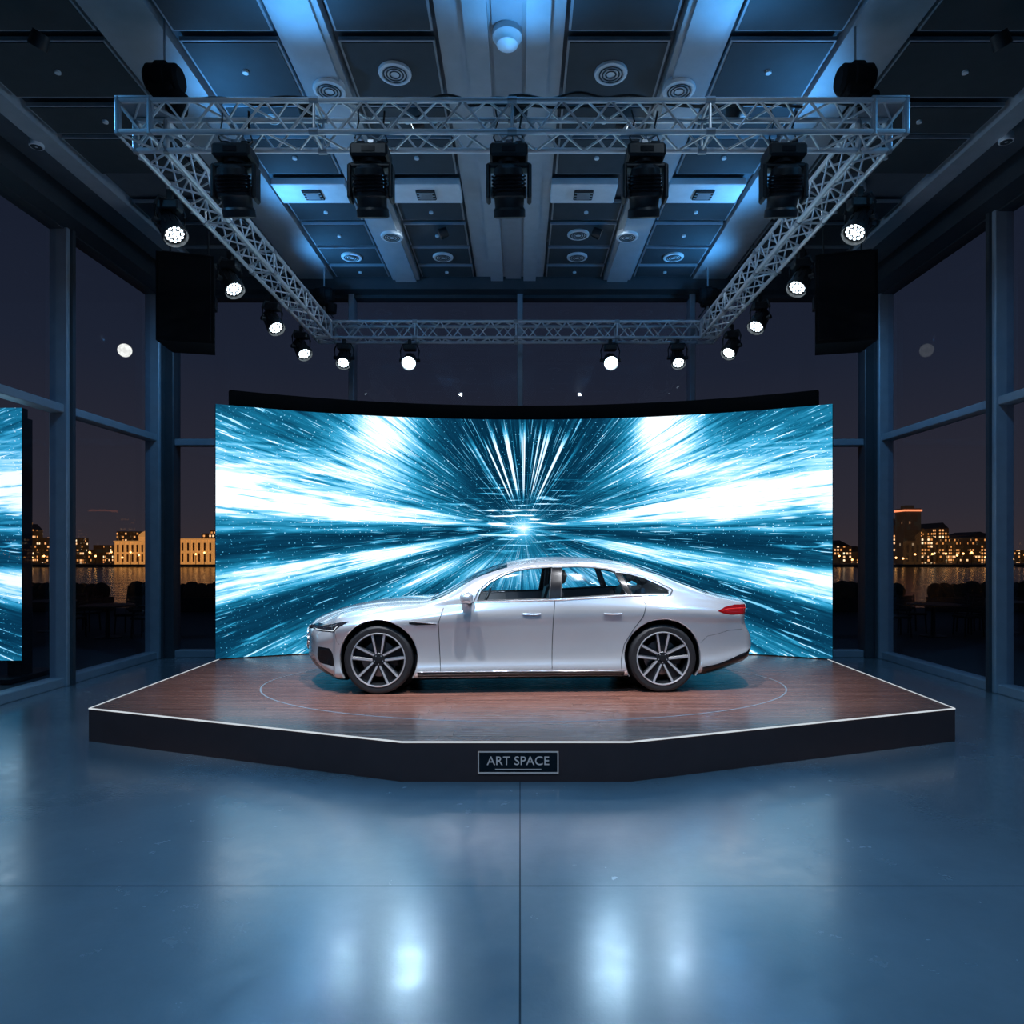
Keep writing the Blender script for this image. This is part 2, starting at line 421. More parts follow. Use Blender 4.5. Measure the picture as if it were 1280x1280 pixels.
# ------------------------------------------------------------------ LED screen
m,nt=newmat('led_screen_content')
uvn=nt.n('ShaderNodeUVMap'); uvn.uv_map='UVMap'; S=nt.sep(uvn.outputs[0])
x=S[0]; y=S[1]; ax=nt.m('ABSOLUTE',x); side=nt.m('SIGN',x)
r=nt.m('SQRT',nt.m('ADD',nt.m('MULTIPLY',x,x),nt.m('MULTIPLY',y,y)))
a=nt.m('ARCTAN2',y,nt.m('ADD',ax,0.001))
a01=nt.m('DIVIDE',nt.m('ADD',a,pi/2),pi)
def P_(deg): return (deg+90)/180
band=nt.ramp(a01,[(P_(-90),0.28),(P_(-55),0.24),(P_(-35),0.14),(P_(-25),0.40),(P_(-21),0.12),(P_(-15.5),0.14),(P_(-12.8),0.75),(P_(-9.6),1.0),(P_(-7.4),0.27),(P_(-4.5),0.10),(P_(-1.8),0.15),(P_(-0.9),0.6),(P_(0.0),0.28),(P_(1.6),0.45),(P_(3.4),0.98),(P_(8.4),1.05),(P_(11.0),0.52),(P_(15),0.36),(P_(21),0.27),(P_(32),0.26),(P_(45),0.13),(P_(60),0.08),(P_(90),0.09)],'EASE')
N1=nt.noise(nt.comb(nt.m('MULTIPLY',a,11.0),nt.m('MULTIPLY',r,0.45),nt.m('MULTIPLY',side,7.3)),1.0,4,0.6)
N2=nt.noise(nt.comb(nt.m('MULTIPLY',a,46.0),nt.m('MULTIPLY',r,0.8),nt.m('MULTIPLY',side,3.1)),1.0,3,0.6)
N3=nt.noise(nt.comb(nt.m('MULTIPLY',a,130.0),nt.m('MULTIPLY',r,1.6),nt.m('MULTIPLY',side,5.7)),1.0,2,0.5)
def gauss2(cx,cy,sx,sy,amp):
    dx=nt.m('DIVIDE',nt.m('SUBTRACT',ax,cx),sx); dy=nt.m('DIVIDE',nt.m('SUBTRACT',y,cy),sy)
    e=nt.m('ADD',nt.m('MULTIPLY',dx,dx),nt.m('MULTIPLY',dy,dy))
    return nt.m('MULTIPLY',nt.m('EXPONENT',nt.m('MULTIPLY',e,-1.0)),amp)
grow=nt.mr(r,0.25,2.2,0.30,1.0,True)
I=nt.m('MULTIPLY',nt.m('MULTIPLY',band,grow),nt.mr(N1,0.25,0.75,0.6,1.35))
cl=nt.m('MULTIPLY',nt.m('ADD',gauss2(2.3,1.6,0.55,0.65,0.85),gauss2(3.2,0.85,1.4,0.35,0.35)),nt.mr(N1,0.25,0.7,0.85,1.15))
I=nt.m('ADD',I,cl)
I=nt.m('ADD',I,nt.m('MULTIPLY',gauss2(0.5,-0.75,1.3,0.30,0.45),nt.mr(N1,0.3,0.7,0.4,1.3)))
st=nt.m('MULTIPLY',nt.mr(N2,0.58,0.68,0,1,True),nt.mr(r,0.3,1.4,0.05,0.60))
I=nt.m('MULTIPLY',I,nt.mr(N2,0.32,0.50,0.55,1.08))
I=nt.m('MULTIPLY',I,nt.mr(N3,0.30,0.50,0.72,1.05))
I=nt.m('ADD',I,nt.m('MULTIPLY',st,nt.mr(N1,0.42,0.62,0.10,1.0)))
I=nt.m('ADD',I,nt.m('MULTIPLY',nt.mr(N3,0.63,0.71,0,1,True),0.50))
fan=nt.m('MULTIPLY',nt.mr(nt.noise(nt.comb(nt.m('MULTIPLY',a,24.0),nt.m('MULTIPLY',r,0.25),nt.m('MULTIPLY',side,2.2)),1.0,1),0.54,0.64,0,1,True),nt.mr(a,0.90,1.10,0,1,True))
fan=nt.m('MULTIPLY',fan,nt.m('MULTIPLY',nt.mr(r,0.35,0.7,0,1,True),nt.mr(r,1.4,1.85,1,0.1,True)))
I=nt.m('ADD',I,nt.m('MULTIPLY',fan,0.85))
core=nt.m('MULTIPLY',nt.m('EXPONENT',nt.m('MULTIPLY',r,-5.0)),0.95)
I=nt.m('ADD',I,core)
bars=nt.noise(nt.comb(nt.m('MULTIPLY',x,1.6),nt.m('MULTIPLY',y,22.0),4.0),1.0,2)
bm_=nt.m('MULTIPLY',nt.mr(bars,0.55,0.66,0,1,True),gauss2(0.35,0.2,0.85,0.5,0.85))
I=nt.m('ADD',I,bm_)
d1=nt.noise(nt.comb(nt.m('MULTIPLY',x,34.0),nt.m('MULTIPLY',y,44.0),1.0),1.0,0)
I=nt.m('ADD',I,nt.m('MULTIPLY',nt.mr(d1,0.74,0.80,0,1),0.45))
hz=nt.noise(nt.comb(nt.m('MULTIPLY',x,0.9),nt.m('MULTIPLY',y,16.0),9.0),1.0,3)
I=nt.m('ADD',I,nt.m('MULTIPLY',nt.mr(hz,0.45,0.7,0,1,True),nt.m('MULTIPLY',nt.mr(ax,1.5,4.2,0,0.28,True),nt.mr(nt.m('ABSOLUTE',nt.m('SUBTRACT',y,0.7)),0.2,1.1,1,0,True))))
colr=nt.ramp(I,[(0.0,(0.0,0.010,0.026)),(0.14,(0.002,0.036,0.080)),(0.32,(0.006,0.135,0.25)),(0.5,(0.035,0.33,0.56)),(0.7,(0.24,0.62,0.88)),(0.9,(0.70,0.89,1.0)),(1.0,(0.90,0.96,1.0))])
e=nt.n('ShaderNodeEmission'); nt.t.links.new(colr,e.inputs[0]); e.inputs[1].default_value=1.35
out(nt,e.outputs[0]); M['screen']=m
def curved_panel(name,R,cx,cy,half_ang,z0,z1,thick,mat_front,mat_back,vc,u0=0.0,ns=64):
    vs=[];fs=[];mi=[];uv=[]
    for i in range(ns+1):
        t=-half_ang+2*half_ang*i/ns
        for rr in (R,R+thick):
            X_=cx+rr*math.sin(t); Y_=cy+rr*math.cos(t)
            for z in (z0,z1): vs.append((X_,Y_,z)); uv.append((R*t+u0,z-vc))
    for i in range(ns):
        a=4*i;b=4*(i+1)
        fs.append((a,b,b+1,a+1)); mi.append(0)
        fs.append((a+2,a+3,b+3,b+2)); mi.append(1)
        fs.append((a+1,b+1,b+3,a+3)); mi.append(1)
        fs.append((a,a+2,b+2,b)); mi.append(1)
    fs.append((0,1,3,2)); mi.append(1); k=4*ns; fs.append((k,k+2,k+3,k+1)); mi.append(1)
    me=bpy.data.meshes.new(name); me.from_pydata(vs,[],fs)
    me.materials.append(mat_front); me.materials.append(mat_back)
    me.polygons.foreach_set('material_index',mi)
    ul=me.uv_layers.new(name='UVMap')
    for l in me.loops: ul.data[l.index].uv=uv[l.vertex_index]
    me.update(); o=bpy.data.objects.new(name,me); COL.objects.link(o); return o
R=9.34; ha=math.asin(4.58/R)
scr=curved_panel('led_video_wall',R,0.06,1.96,ha,STZ+0.015,4.14,0.10,M['screen'],M['black'],2.34)
fr=curved_panel('support_frame',R+0.22,0.06,1.96,math.asin(4.50/(R+0.22)),STZ+0.01,4.42,0.16,M['spk'],M['spk'],2.34); fr.parent=scr
q=MB()
for t in np.linspace(-ha*0.97,ha*0.97,9):
    for rr in (R+0.10,):
        q.box((0.06+rr*math.sin(t)-0.05,1.96+rr*math.cos(t)-0.0,STZ+0.01),(0.06+rr*math.sin(t)+0.05,1.96+rr*math.cos(t)+0.16,4.1),M['black'])
q.obj('mount_brackets',scr,smooth=False)
o2=curved_panel('wall_reflection_panel',30,-8.75,10.3-30,math.asin(1.22/30),0.3,4.12,0.12,M['screen'],M['black'],2.34,u0=3.6,ns=8)  # added glowing panel, stands in for the video wall's reflection in the side glass
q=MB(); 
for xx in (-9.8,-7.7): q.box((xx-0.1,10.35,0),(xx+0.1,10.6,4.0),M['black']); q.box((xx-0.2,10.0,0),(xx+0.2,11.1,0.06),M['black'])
q.obj('reflection_panel_feet',o2,smooth=False)

# ------------------------------------------------------------------ truss
rig=empty('lighting_truss',(-0.1,9.0,5.8))
rig_inv=Matrix.Translation(rig.location).inverted()
def par(o): o.parent=rig; o.matrix_parent_inverse=rig_inv
W=0.33
def truss(name,p0,p1,nseg):
    q=MB(); p0=Vector(p0);p1=Vector(p1); d=(p1-p0).normalized(); s=Vector((0,0,1)).cross(d); u=Vector((0,0,1)); h=W/2-0.025
    L=(p1-p0).length
    cor=[s*h+u*h,s*-h+u*h,s*-h-u*h,s*h-u*h]
    for c in cor: q.tube(p0+c,p1+c,0.025,M['alu'],10)
    for k in range(4):
        a=cor[k];b=cor[(k+1)%4]
        for i in range(nseg):
            t0=p0+d*L*i/nseg; tm=p0+d*L*(i+0.5)/nseg; t1=p0+d*L*(i+1)/nseg
            q.tube(t0+a,tm+b,0.011,M['alu'],6); q.tube(tm+b,t1+a,0.011,M['alu'],6)
    for t in np.linspace(0,1,5):
        c=p0+d*L*t
        for k in range(4): q.tube(c+cor[k],c+cor[(k+1)%4],0.013,M['alu'],6)
    for t in (0.25,0.5,0.75):
        for c in cor: q.tube(p0+d*(L*t-0.04)+c,p0+d*(L*t+0.04)+c,0.034,M['steel'],10)
    o=q.obj(name); par(o)
TX0,TX1,TY0,TY1,TZ=-3.42,3.28,6.17,11.95,5.805
truss('truss_front',(TX0-W/2,TY0,TZ),(TX1+W/2,TY0,TZ),16)
truss('truss_back',(TX0-W/2,TY1,TZ),(TX1+W/2,TY1,TZ),16)
truss('truss_side_a',(TX0,TY0+W/2,TZ),(TX0,TY1-W/2,TZ),14)
truss('truss_side_b',(TX1,TY0+W/2,TZ),(TX1,TY1-W/2,TZ),14)
q=MB()
for X0 in (TX0,TX1):
    for Y0 in (TY0,TY1):
        h=W/2
        for sx in(-1,1):
            for sy in (-1,1): q.tube((X0+sx*(h-.025),Y0+sy*(h-.025),TZ-h),(X0+sx*(h-.025),Y0+sy*(h-.025),TZ+h),0.028,M['steel'],8)
        q.box((X0-h,Y0-h,TZ+h-0.01),(X0+h,Y0+h,TZ+h+0.004),M['steel'])
o=q.obj('corner_blocks'); par(o)
q=MB()
for (xa,xb,dz,yy) in [(-3.4,-1.3,0.0,6.1),(-1.3,-0.1,0.02,6.12),(-0.1,1.2,0.03,6.1),(1.2,3.2,0.0,6.14),(-2.5,0.4,0.04,6.2),(-0.5,2.6,0.03,6.22)]:
    pts=[]
    for i in range(25):
        t=i/24; pts.append((xa+(xb-xa)*t,yy+0.02*math.sin(9*t),TZ+W/2+0.03+dz+0.02*math.sin(t*17+xa)))
    q.path(pts,0.012,M['black'])
for X0 in (TX0,TX1):
    pts=[(X0+0.03*math.sin(i*0.9),TY0+(TY1-TY0)*i/40,TZ+W/2+0.02+0.015*math.sin(i*1.7)) for i in range(41)]
    q.path(pts,0.013,M['black'])
o=q.obj('power_cables'); par(o)
def hoist(x,y):
    q=MB()
    zt=TZ+W/2
    q.path([(x,y,zt+0.02),(x,y,zt+0.2)],0.02,M['steel'])
    X=Matrix.Translation((x,y,zt+0.38))@Matrix.Rotation(pi/2,4,'Y')
    q.lathe([(0,-0.16),(0.10,-0.16),(0.13,-0.13),(0.13,-0.05),(0.15,-0.04),(0.15,0.04),(0.13,0.05),(0.13,0.13),(0.10,0.16),(0,0.16)],M['spk'],20,X)
    q.box((x-0.11,y-0.1,zt+0.20),(x+0.11,y+0.1,zt+0.34),M['spk'],0.02)
    q.lathe([(0.02,0),(0.10,0.03),(0.09,-0.12),(0.02,-0.15)],M['spk'],14,Matrix.Translation((x+0.12,y,zt+0.2)))
    q.tube((x,y,zt+0.5),(x,y,6.95),0.012,M['steel'],6)
    q.tube((x-0.16,y,zt),(x,y,zt+0.22),0.012,M['black'],6); q.tube((x+0.16,y,zt),(x,y,zt+0.22),0.012,M['black'],6)
    o=q.obj('chain_hoist')
for x,y in [(TX0+0.10,6.35),(TX1-0.15,6.35),(TX0+0.05,11.7),(TX1-0.05,11.7)]: hoist(x,y)

# ------------------------------------------------------------------ moving heads
def moving_head(x,y,aim,energy,col):
    q=MB(); z=TZ-W/2
    q.box((-0.03,-0.03,-0.02),(0.03,0.03,0.05),M['steel'],0.005)
    q.lathe([(0.045,-0.03),(0.045,0.03)],M['black'],12,Matrix.Translation((-0.09,0.0,0.0))@Matrix.Rotation(pi/2,4,'Y'))
    q.lathe([(0.045,-0.03),(0.045,0.03)],M['black'],12,Matrix.Translation((0.09,0.0,0.0))@Matrix.Rotation(pi/2,4,'Y'))
    q.box((-0.17,-0.13,-0.15),(0.17,0.13,-0.03),M['black'],0.02)
    q.box((-0.06,-0.135,-0.12),(0.06,-0.129,-0.07),M['blackgloss'])
    q.lathe([(0.09,-0.18),(0.1,-0.15)],M['black'],20)
    q.box((-0.19,-0.06,-0.22),(0.19,0.06,-0.17),M['black'],0.015)
    for s_ in (-1,1): q.box((s_*0.165,-0.07,-0.50),(s_*0.205,0.07,-0.18),M['black'],0.015)
    c=Vector((0,0,-0.42)); d=(Vector(aim)-(Vector((x,y,z))+c)).normalized()
    X=Matrix.Translation(c)@d.to_track_quat('Z','Y').to_matrix().to_4x4()
    q.lathe([(0,-0.22),(0.09,-0.22),(0.125,-0.19),(0.14,-0.12),(0.145,-0.02),(0.15,0.03),(0.135,0.05),(0.13,0.12),(0.145,0.14),(0.145,0.2),(0.125,0.21),(0.12,0.19)],M['black'],28,X)
    for k in range(5): q.lathe([(0.143,-0.14+0.03*k),(0.155,-0.135+0.03*k),(0.155,-0.125+0.03*k),(0.143,-0.12+0.03*k)],M['blackgloss'],28,X)
    q.lathe([(0.12,0.17),(0.0,0.18)],M['led'],28,X)
    q.tube((-0.16,0,-0.42),(0.16,0,-0.42),0.05,M['black'],14)
    q.path([(0.08,0,-0.03),(0.14,0.03,0.06),(0.1,0.05,0.2),(0.12,0.0,0.32)],0.01,M['black'])
    q.path([(-0.08,0,-0.03),(-0.14,-0.03,0.06),(-0.1,-0.05,0.2),(-0.12,0.0,0.33)],0.008,M['black'])
    o=q.obj('moving_head_light',loc=(x,y,z-0.02))
    spot('lamp',Vector((x,y,z-0.02))+c+d*0.24,aim,energy,col,58,0.8,0.06,o)
for x,ax_ in [(-2.58,-2.5),(-1.35,-1.3),(-0.1,0.0),(1.13,1.3),(2.39,2.5)]:
    moving_head(x,6.17,(ax_,8.3,0.7),500,(0.92,0.94,1.0))

# ------------------------------------------------------------------ LED par cans
def par_can(x,y,z,aim,energy,col,hot=False,ang=50):
    q=MB(); L=Vector((x,y,z)); d=(Vector(aim)-L).normalized()
    base=L-d*0.15
    X=d.to_track_quat('Z','Y').to_matrix().to_4x4()
    Xc=Matrix.Translation(base-L)@X@Matrix.Diagonal((.86,.86,1,1))
    q.lathe([(0,-0.18),(0.07,-0.18),(0.10,-0.15),(0.11,-0.06),(0.135,-0.03),(0.14,0.1),(0.15,0.12),(0.15,0.175),(0.14,0.18),(0.128,0.135)],M['black'],28,Xc)
    for k in range(12):
        a=2*pi*k/12; q.tube(Xc@Vector((0.115*math.cos(a),0.115*math.sin(a),-0.15)),Xc@Vector((0.14*math.cos(a),0.14*math.sin(a),0.09)),0.007,M['blackgloss'],5)
    q.lathe([(0.128,0.135),(0.0,0.136)],M['ledhot'] if hot else M['black'],28,Xc)
    lm=M['ledhot'] if hot else M['led']
    rings=[(0,1),(0.045,6),(0.09,12)]
    for rr,n_ in rings:
        for i in range(n_):
            a=2*pi*i/n_; X2=Xc@Matrix.Translation((rr*math.cos(a),rr*math.sin(a),0.138))
            q.lathe([(0.018,0),(0.017,0.004),(0.0,0.008)],lm,10,X2)
    top=Vector((base.x,base.y,TZ-W/2))-L
    sidev=(X@Vector((1,0,0))); c0=base-L
    if abs(d.z)<0.95:
        sidev=d.cross(Vector((0,0,1))).normalized()
    hgt=top.z-0.06
    for s_ in (-1,1):
        q.path([c0+sidev*s_*0.15,c0+sidev*s_*0.165+Vector((0,0,(hgt-c0.z)*0.6)),Vector((top.x,top.y,hgt))+sidev*s_*0.12,Vector((top.x,top.y,hgt))],0.014,M['black'])
        q.tube(c0+sidev*s_*0.11,c0+sidev*s_*0.18,0.03,M['black'],10)
    q.box((top.x-0.03,top.y-0.03,hgt-0.02),(top.x+0.03,top.y+0.03,top.z+0.05),M['black'],0.004)
    q.box((top.x-0.11,top.y-0.07,hgt-0.11),(top.x+0.11,top.y+0.07,hgt-0.01),M['black'],0.015)
    o=q.obj('led_par_light',loc=(x,y,z))
    spot('lamp',L+d*0.03,aim,energy,col,ang,0.8,0.09 if hot else 0.02,o)
BL=(0.16,0.50,1.0)
for D,ty in [(7.0,5.6),(8.45,7.0),(9.9,8.2),(11.2,9.0)]:
    par_can(-3.55,D,5.20,(-0.5,ty-0.5,0.4),130,BL,ang=64)
    par_can(3.42,D-0.05,5.20,(0.5,ty-0.5,0.4),130,BL,ang=64)
for x,h in [(-3.07,False),(-1.93,True),(1.58,True),(2.75,False)]:
    par_can(x,11.8,5.22,(x*0.9,3.5 if h else 7.5,0.0),90 if h else 60,(0.48,0.76,1.0),hot=h,ang=62)

# ------------------------------------------------------------------ loudspeakers
def speaker(xc,yc,z0,z1,wd,yaw):
    e=empty('hanging_loudspeaker',(xc,yc,z0)); e.rotation_euler=(0,0,yaw)
    q=MB(); h=(z1-z0); ww=wd/2
    vs=[];
    for z in (0,h):
        vs+=[(-ww,-0.28,z),(ww,-0.28,z),(ww*0.78,0.32,z),(-ww*0.78,0.32,z)]
    q.add(vs,[(3,2,1,0),(4,5,6,7),(0,1,5,4),(1,2,6,5),(2,3,7,6),(3,0,4,7)],M['spk'])
    q.box((-ww+0.03,-0.295,0.04),(ww-0.03,-0.28,h-0.04),M['spk'],0.006)
    for s_ in(-1,1):
        q.box((s_*ww*0.93-0.02,-0.1,h*0.45),(s_*ww*0.93+0.02,0.06,h*0.6),M['black'],0.004)
    q.box((-wd/2+0.05,-0.2,h),(wd/2-0.05,0.25,h+0.05),M['black'],0.01)
    for s_ in(-1,1): q.tube((s_*0.25,0,h+0.05),(s_*0.25,0,6.95-z0),0.012,M['black'],6)
    q.obj('cabinet',e,smooth=False)
speaker(-4.74,9.75,4.87,6.1,0.74,0.25)
speaker(4.62,9.75,4.87,6.12,0.80,-0.25)

# ------------------------------------------------------------------ CAR
def pchip(xs,ys,xq):
    xs=np.array(xs,float);ys=np.array(ys,float);h=np.diff(xs);dl=np.diff(ys)/h
    d=np.zeros_like(ys)
    for i in range(1,len(xs)-1):
        if dl[i-1]*dl[i]>0:
            w1=2*h[i]+h[i-1];w2=h[i]+2*h[i-1]; d[i]=(w1+w2)/(w1/dl[i-1]+w2/dl[i])
    d[0]=dl[0];d[-1]=dl[-1]
    k=np.clip(np.searchsorted(xs,xq)-1,0,len(xs)-2); t=(xq-xs[k])/h[k]
    return ys[k]*(1+2*t)*(1-t)**2+d[k]*h[k]*t*(1-t)**2+ys[k+1]*t*t*(3-2*t)+d[k+1]*h[k]*t*t*(t-1)
XF,XRR=-2.62,2.74
NX=540
xs_=np.linspace(XF,XRR,NX)
def prof(pts,sm=31):
    a=pchip([p[0] for p in pts],[p[1] for p in pts],xs_)
    k=np.hanning(sm+2)[1:-1];k/=k.sum()
    return np.convolve(np.pad(a,sm//2,mode='reflect',reflect_type='odd'),k,'valid')
zt=prof([(-2.67,.70),(-2.55,.775),(-2.36,.86),(-2.05,.95),(-1.54,1.02),(-1.15,1.045),(-1.0,1.10),(-.5,1.375),(-.1,1.495),(.3,1.54),(.6,1.545),(1.13,1.50),(1.45,1.43),(1.74,1.338),(2.0,1.24),(2.26,1.145),(2.5,1.075),(2.66,1.045),(2.74,1.03)])
zs=prof([(-2.67,.66),(-2.5,.73),(-2.3,.80),(-2.0,.87),(-1.63,.925),(-1.1,.975),(-.5,1.025),(0,1.05),(.8,1.08),(1.3,1.10),(1.8,1.085),(2.3,1.035),(2.74,.97)])
zr=prof([(-2.67,.69),(-2.5,.765),(-2.3,.84),(-2.05,.915),(-1.54,.99),(-1.15,1.015),(-.95,1.06),(-.5,1.30),(-.1,1.42),(.4,1.46),(1.1,1.435),(1.5,1.35),(1.7,1.285),(1.9,1.21),(2.3,1.085),(2.74,1.01)])
wr=prof([(-2.67,.5),(-2,.62),(-1.3,.76),(-1.1,.82),(-.9,.85),(-.5,.79),(-.1,.72),(.4,.70),(1.1,.70),(1.5,.69),(1.9,.70),(2.3,.72),(2.74,.72)])
ws=prof([(-2.67,.78),(-2.2,.87),(-1.6,.92),(-1.0,.93),(-.3,.94),(.8,.95),(1.4,.94),(1.9,.90),(2.3,.87),(2.74,.81)])
wm=prof([(-2.67,.87),(-2.2,.97),(-1.6,1.02),(-.8,.99),(.3,.985),(1.1,1.0),(1.6,1.03),(2.1,1.0),(2.5,.95),(2.74,.90)])
zb=prof([(-2.67,.25),(-2.4,.19),(-2,.16),(0,.17),(1.9,.19),(2.4,.27),(2.74,.36)])
SEG=[4,5,4,5,8,7,6,12,12,6,6,6]
def section(i):
    w_,b_=wm[i],zb[i]; s_,t_=zs[i],zt[i]; r_=zr[i]; H=s_-b_
    cp=[(0,b_),(w_*.55,b_),(w_*.93,b_+.01),(w_*.985,b_+.08*H),(w_*.950,b_+.25*H),(w_*.975,s_-.34*H),(w_*1.0,s_-.17*H),(ws[i],s_),
        (ws[i]*.5+wr[i]*.5+.022,s_*.5+r_*.5+0.01),(wr[i],r_),(wr[i]*.74,r_+(t_-r_)*.60),(wr[i]*.40,r_+(t_-r_)*.91),(0,t_)]
    cp=np.array(cp); n=len(cp); out_=[]
    ext=np.vstack([[-cp[1,0],cp[1,1]],cp,[-cp[-2,0],cp[-2,1]]])
    for k in range(n-1):
        p0,p1,p2,p3=ext[k],ext[k+1],ext[k+2],ext[k+3]
        d1=np.linalg.norm(p1-p0)+1e-6; d2=np.linalg.norm(p2-p1)+1e-6; d3=np.linalg.norm(p3-p2)+1e-6
        m1=(p1-p0)/d1-(p2-p0)/(d1+d2)+(p2-p1)/d2; m2=(p2-p1)/d2-(p3-p1)/(d2+d3)+(p3-p2)/d3
        m1=m1*d2;m2=m2*d2
        if k==7: m1=(p2-p1)
        if k==6: m2=(p2-p1)*0.9+np.array([-0.01,0.02])
        for j in range(SEG[k]):
            t=j/SEG[k]
            out_.append((2*t**3-3*t**2+1)*p1+(t**3-2*t**2+t)*m1+(-2*t**3+3*t**2)*p2+(t**3-t**2)*m2)
    out_.append(cp[-1]); return np.array(out_)
SECT=np.array([section(i) for i in range(NX)])
NP=SECT.shape[1]
cum=np.concatenate([[0],np.cumsum(SEG)])
J_BELT=cum[7]; J_RAIL=cum[9]; J_SILL=cum[3]
def shaped(i):
    sec=SECT[i].copy(); x=xs_[i]
    for xe,rr in ((XF,0.11),(XRR,0.07)):
        d=abs(x-xe)
        if d<rr:
            ins=rr-math.sqrt(rr*rr-(rr-d)**2)
            zc=(sec[0,1]+sec[-1,1])/2; h=(sec[-1,1]-sec[0,1])/2; wv=sec[:,0].max()
            sec[:,0]*=(1-ins/wv); sec[:,1]=zc+(sec[:,1]-zc)*(1-ins/h*0.8)
    return x,sec
SH=np.array([shaped(i)[1] for i in range(NX)])
def side_y(x,z):
    f=(x-XF)/(XRR-XF)*(NX-1); i=int(np.clip(f,0,NX-2)); t=min(max(f-i,0),1)
    sec=SH[i]*(1-t)+SH[i+1]*t
    a=sec[cum[2]:J_RAIL+3]
    return float(np.interp(z,a[:,1],a[:,0]))
def sm(t): t=min(max(t,0),1); return t*t*(3-2*t)
def warp(x,y,z):
    ay=abs(y)
    A=0.35*sm((-2.02-x)/0.60)*min(ay/0.9,1.1)**2.2
    B=-0.14*sm((x-2.15)/0.59)*min(ay/0.9,1.1)**2.4
    C=0.0
    if x<-2.2: C=sm((-2.2-x)/0.42)*(0.05*sm((0.42-z)/0.2)+0.0)
    if x>2.3: C+=sm((x-2.3)/0.4)*(0.05*math.exp(-((z-0.55)/0.17)**2)-0.035*math.exp(-((z-0.8)/0.12)**2))
    return x+A+B+C
def surf(x,z,sg=-1,off=0.0):
    def P0(x,z):
        y=side_y(x,z); return Vector((warp(x,y,z),y,z))
    p=P0(x,z)
    if off:
        e=0.01; tx=P0(min(x+e,XRR-.001),z)-P0(max(x-e,XF+.001),z); tz=P0(x,z+e)-P0(x,z-e)
        n=tz.cross(tx)
        if n.y<0: n=-n
        if n.length>1e-9: p=p+n.normalized()*off
    return Vector((p.x,sg*p.y,p.z))
rings=[]
caps=np.linspace(0.06,0.96,16)
x0_,s0_=shaped(0)
def fan_(sec,x,k):
    zc=(sec[0,1]+sec[-1,1])/2; s2=sec.copy(); s2[:,0]*=k; s2[:,1]=zc+(s2[:,1]-zc)*k; return (x,s2)
for k in caps: rings.append(fan_(s0_,x0_,k))
i0=len(rings)
for i in range(NX): rings.append(shaped(i))
x1_,s1_=shaped(NX-1)
for k in caps[::-1]: rings.append(fan_(s1_,x1_,k))
NR=len(rings)
full=2*NP-2
V=np.zeros((NR,full,3))
for r_i,(x,sec) in enumerate(rings):
    for j in range(NP):
        y,z=sec[j]
        X_=warp(x,y,z)
        V[r_i,j]=(X_,-y,z)
        if 0<j<NP-1: V[r_i,full-j]=(X_,y,z)
WIN=[[(-.52,1.05),(-.47,1.16),(-.36,1.255),(-.22,1.33),(-.09,1.378),(.1,1.41),(.345,1.425),(.30,1.07)],
     [(.435,1.075),(.465,1.425),(.65,1.43),(.85,1.42),(1.0,1.40),(1.07,1.375),(1.18,1.12)],
     [(1.15,1.358),(1.28,1.335),(1.42,1.295),(1.56,1.235),(1.69,1.16),(1.68,1.125),(1.26,1.118)]]
def inpoly(x,z,p):
    c=False;n=len(p);j=n-1
    for i in range(n):
        if (p[i][1]>z)!=(p[j][1]>z) and x<(p[j][0]-p[i][0])*(z-p[i][1])/(p[j][1]-p[i][1])+p[i][0]: c=not c
        j=i
    return c
def nearest(x,z,p):
    best=None
    for i in range(len(p)):
        a=np.array(p[i]);b=np.array(p[(i+1)%len(p)]);d=b-a;t=np.clip(np.dot(np.array([x,z])-a,d)/np.dot(d,d),0,1)
        c=a+d*t;e=np.hypot(*(c-[x,z]))
        if best is None or e<best[0]: best=(e,c)
    return best[1]
WHX=(-1.63,1.60); WZ=0.388; AR=0.445; AZ=0.40
B_PILLAR=[(.30,1.07),(.345,1.425),(.465,1.425),(.435,1.075)]
C_TRIM=[(1.18,1.12),(1.07,1.375),(1.15,1.358),(1.26,1.118)]
body_f=[];body_m=[];glass_f=[];ws_f=[]
hole={}
def vid(r,j): return r*full+(j%full)
for r_i in range(NR-1):
    x=rings[r_i][0]; x2=rings[r_i+1][0]; xm=(x+x2)/2
    for j in range(full):
        jh=j if j<NP-1 else full-1-j
        jj=(j+1)%full
        f=(vid(r_i,j),vid(r_i+1,j),vid(r_i+1,jj),vid(r_i,jj))
        c=(V[r_i,j]+V[r_i+1,j]+V[r_i+1,jj]+V[r_i,jj])/4
        cx,cy,cz=c; ay=abs(cy)
        done=False
        inside=i0<=r_i<i0+NX
        if inside and J_BELT-2<=jh<J_RAIL+2 and -.6<cx<1.75:
            for k,p in enumerate(WIN):
                if inpoly(cx,cz,p):
                    glass_f.append(f); 
                    for v in f: hole.setdefault(v,set()).add(k)
                    done=True;break
        if done: continue
        if inside and jh<J_BELT and ay>0.45:
            for k,wx in enumerate(WHX):
                if (cx-wx)**2+(cz-AZ)**2<AR**2:
                    for v in f: hole.setdefault(v,set()).add(10+k)
                    done=True;break
        if done: continue
        if inside and jh>=J_RAIL+1 and -1.06<xm<-.17: ws_f.append(f); continue
        if inside and jh>=J_RAIL+1 and 1.42<xm<2.22: ws_f.append(f); continue
        mi=0
        if jh>=1 and ay>0.3:
            if J_BELT-1<=jh<J_RAIL+2 and (inpoly(cx,cz,B_PILLAR) or inpoly(cx,cz,C_TRIM)): mi=1
        if jh<cum[2]: mi=1
        if xm<XF+.02 and ay<0.42 and .42<cz<.68: mi=1
        if xm<XF+.02 and ay<0.70 and .26<cz<.36: mi=1
        if xm>XRR-.03 and cz<.48 : mi=1
        if xm>XRR-.03 and .90<cz<.96 and ay<0.6: mi=2
        body_f.append(f); body_m.append(mi)
